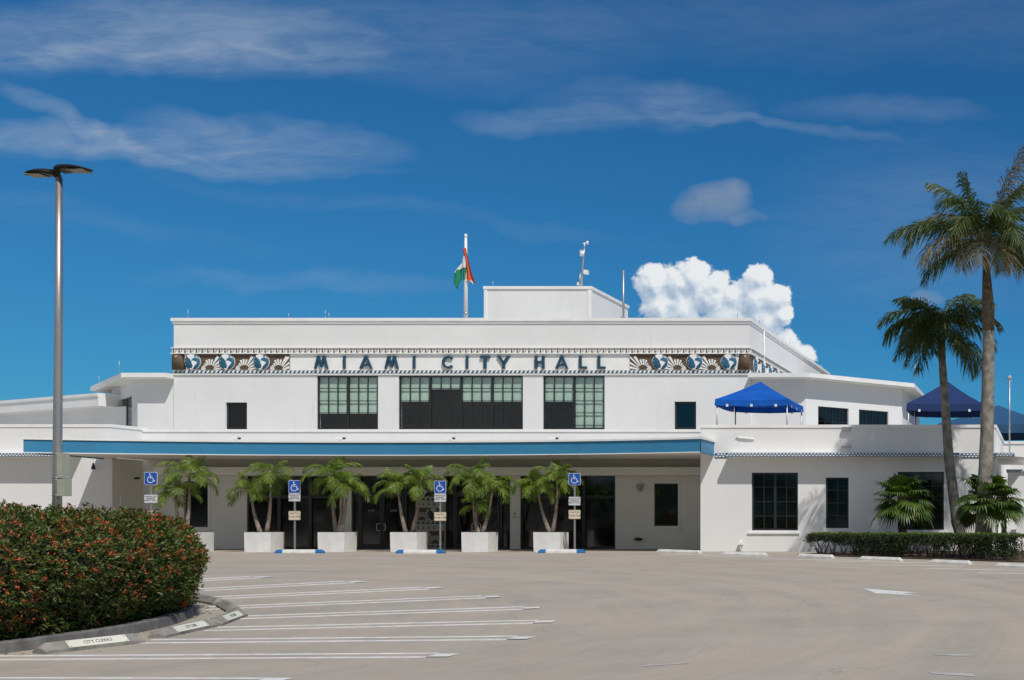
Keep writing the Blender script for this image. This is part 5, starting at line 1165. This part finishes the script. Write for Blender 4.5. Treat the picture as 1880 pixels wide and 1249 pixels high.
# tall feather palms on the right
def tall_palm(label, D, pts_px, rad, shaft, crown_c, crowns):
    b = ground_at(pts_px[0][0], 1000); t = thing('palm_tree', label, 'palm tree', (PX(pts_px[0][0], D), D, G(D)))
    pts = [Vector((PX(x, D), D, G(D) - .05 if y is None else PZ(y, D))) for x, y in pts_px]
    fine = []; rr = []
    for i in range(len(pts) - 1):
        for k in range(6): fine.append(pts[i].lerp(pts[i + 1], k / 6)); rr.append(rad[i] + (rad[i + 1] - rad[i]) * k / 6 + .006 * math.sin(len(rr) * 2.4))
    fine.append(pts[-1]); rr.append(rad[-1])
    m = MB('trunk_grey'); m.tube(fine, rr, 16); m.build('trunk', t)
    m = MB('sheath'); m.tube([Vector((PX(x, D), D, PZ(y, D))) for x, y, _ in shaft], [r_ for _, _, r_ in shaft], 12); m.build('crownshaft', t)
    return t
def frond_set(t, D, c, specs, nl, ll, lw, seed, mats, hang, plume, rrad=.028):
    random.seed(seed); V = []; Fc = []; Mi = []
    C = Vector((PX(c[0], D), D, PZ(c[1], D)))
    for (az, e0, ln, dr, dry, tw) in specs:
        frond(V, Fc, Mi, C + Vector((math.cos(R(az)) * .1, math.sin(R(az)) * .1, random.uniform(-.1, .25))), R(az), R(e0), ln, R(dr), nl, ll * random.uniform(.9, 1.1), lw, 1 if dry else 0, hang, plume, rrad, 1.25, 2, R(tw))
    return foliage_obj('crown', V, Fc, Mi, mats, t)
royal = ['leaf_royal', 'leaf_dry', 'rachis']
D = 44.5
t2 = tall_palm('taller palm with thick grey trunk and some browned fronds', D, [(1803, None), (1806, 960), (1812, 800), (1815, 640), (1814, 590)], [.34, .29, .245, .215, .20], [(1814.5, 608, .215), (1814, 570, .23), (1812, 520, .17), (1810, 470, .10)], None, None)
specs = [(180, 38, 3.7, 88, 0, 8), (200, 28, 3.3, 105, 0, -10), (160, 55, 2.9, 110, 1, 5), (150, 10, 2.9, 75, 0, 0), (215, 5, 2.9, 75, 1, 0), (0, 35, 3.6, 95, 0, 0), (20, 15, 3.3, 90, 0, 0), (340, 10, 3.2, 80, 0, 0), (330, 50, 3.2, 110, 0, 0), (40, 60, 3.2, 70, 0, 0),
         (60, 30, 3.0, 100, 0, 0), (90, 60, 3.0, 100, 0, 0), (120, 40, 3.0, 105, 0, 0), (250, 40, 3.0, 115, 0, 0), (280, 60, 2.8, 120, 0, 0), (300, 25, 3.0, 100, 0, 0), (270, 0, 2.3, 80, 1, 0), (235, 62, 2.9, 115, 0, 0), (350, 74, 4.2, 30, 1, 0), (10, 72, 3.4, 50, 0, 0), (185, 83, 2.6, 14, 0, 0), (355, 78, 4.1, 26, 1, 0), (170, 72, 3.0, 60, 0, 0), (20, 74, 3.4, 52, 0, 0), (240, -25, 2.0, 55, 1, 0), (310, -20, 2.2, 60, 1, 0), (190, -8, 2.6, 65, 0, 0), (355, -12, 2.8, 60, 0, 0)]
specs2 = [(a + 17, e - 6, l * .93, d, 0, w) for a, e, l, d, b, w in specs if not b][::4]
frond_set(t2, D, (1806, 446), specs + specs2, 76, .86, .044, 21, royal, .60, .50)
D = 48.1
t1 = tall_palm('shorter slimmer palm whose dark trunk leans, left of the tall one', D, [(1776, None), (1757, 960), (1742, 840), (1735, 740), (1729, 650)], [.27, .215, .19, .165, .14], [(1729.5, 660, .15), (1728, 630, .16), (1727, 600, .12), (1726, 575, .07)], None, None)
specs = [(180, 40, 2.6, 100, 0, 0), (190, 12, 2.4, 85, 0, 0), (165, -12, 2.3, 60, 0, 0), (200, -35, 2.2, 45, 0, 0), (0, 42, 2.6, 105, 0, 0), (12, 10, 2.5, 90, 0, 0), (345, -20, 2.4, 60, 0, 0), (25, -40, 2.3, 40, 0, 0), (330, 55, 2.2, 105, 0, 0), (250, 45, 2.2, 115, 0, 0), (280, 15, 2.2, 95, 0, 0), (300, -10, 2.2, 70, 0, 0), (230, 5, 2.3, 80, 0, 0), (60, 40, 2.3, 105, 0, 0), (100, 50, 2.2, 110, 0, 0), (130, 20, 2.3, 95, 0, 0), (45, 68, 2.1, 75, 0, 0), (150, 66, 2.1, 80, 0, 0), (210, 62, 2.2, 90, 0, 0), (265, -25, 2.0, 55, 0, 0), (5, 62, 2.4, 95, 0, 0)]
specs2 = [(a + 19, e - 8, l * .9, d, 0, w) for a, e, l, d, b, w in specs][::3]
frond_set(t1, D, (1727, 600), specs + specs2, 70, .74, .050, 33, royal, .58, .55)

# fan palms
def fan_palm(label, cx_, cy_, D, base_px, n, rad, seed):
    random.seed(seed); C = Vector((PX(cx_, D), D, PZ(cy_, D))); t = thing('fan_palm', label, 'palm tree', (PX(base_px, D), D, G(D)))
    m = MB('trunk_fibre'); b = Vector((PX(base_px, D), D, G(D) - .05)); pts = [b.lerp(C, k / 8) for k in range(9)]; m.tube(pts, [.19 + .02 * math.sin(k * 2.3) - .008 * k for k in range(9)], 12); m.build('trunk', t)
    V = []; Fc = []; Mi = []
    for i in range(n):
        f = i / n; az = i * 2.39996 + random.uniform(-.25, .25); e = -.30 + 1.70 * f + random.uniform(-.12, .12)
        h = Vector((math.cos(az) * math.cos(e), math.sin(az) * math.cos(e), math.sin(e))); pl = rad * random.uniform(.55, .8); hub = C + h * pl; s_ = h.cross(Vector((0, 0, 1)))
        s_.normalize(); u_ = s_.cross(h).normalized(); o = len(V)
        for q, rr in ((C, .022), (hub, .012)):
            for k in range(3): an = k * 2.094; V.append(q + s_ * math.cos(an) * rr + u_ * math.sin(an) * rr)
        for k in range(3): Fc.append((o + k, o + (k + 1) % 3, o + 3 + (k + 1) % 3, o + 3 + k)); Mi.append(1)
        pt_ = random.uniform(.15, .75); h = (h * math.cos(pt_) - u_ * math.sin(pt_)).normalized() if u_.z > 0 else (h * math.cos(pt_) + u_ * math.sin(pt_)).normalized(); u_ = s_.cross(h).normalized()
        ns = 26; Lr = rad * random.uniform(.62, .82)
        for j in range(ns):
            a = R(-115 + 230 * j / (ns - 1)); d = h * math.cos(a) + s_ * math.sin(a); rise = .16 * abs(math.sin(a)) ; d = (d + u_ * rise).normalized(); L_ = Lr * (.82 + .18 * math.cos(a)) * random.uniform(.93, 1.05)
            wv = d.cross(u_).normalized() * (L_ * .070); p1 = hub + d * L_ * .5; p2 = hub + d * L_ * .74 + Vector((0, 0, -.07)) * L_; p3 = hub + d * L_ + Vector((0, 0, -.30)) * L_ * random.uniform(.6, 1.4)
            o = len(V); V += [hub - wv * .15, hub + wv * .15, p1 + wv, p1 - wv, p2 + wv * .6, p2 - wv * .6, p3]
            Fc += [(o, o + 1, o + 2, o + 3), (o + 3, o + 2, o + 4, o + 5), (o + 5, o + 4, o + 6)]; Mi += [0, 0, 0]
    foliage_obj('crown', V, Fc, Mi, ['leaf_fan', 'rachis'], t)
fan_palm('bushy fan palm in front of the third wing window', 1657, 930, 47.0, 1657, 32, 1.06, 5)
fan_palm('bushy fan palm at the foot of the taller palm', 1815, 930, 44.9, 1812, 36, 1.12, 8)

# ---------------------------------------------------------------- belt of trees behind the viewer (seen mirrored in the glass)
n = 36000; x = rng.uniform(-110, 70, n); hgt = np.array([5.0 + 2.2 * noise.noise(Vector((float(v) * .13, 0, 5))) + 1.2 * noise.noise(Vector((float(v) * .6, 2, 5))) for v in x])
z = rng.uniform(0, 1, n) ** .8 * hgt * 1.5 + .2; y = -34 + rng.normal(0, 1.6, n)
leaf_mesh('tree_belt', np.stack([x, y, z], 1), rv(n), rv(n), rng.uniform(.4, .8, n), rng.uniform(.25, .45, n), ['leaf_box'], np.zeros(n, int), None, kind='stuff')
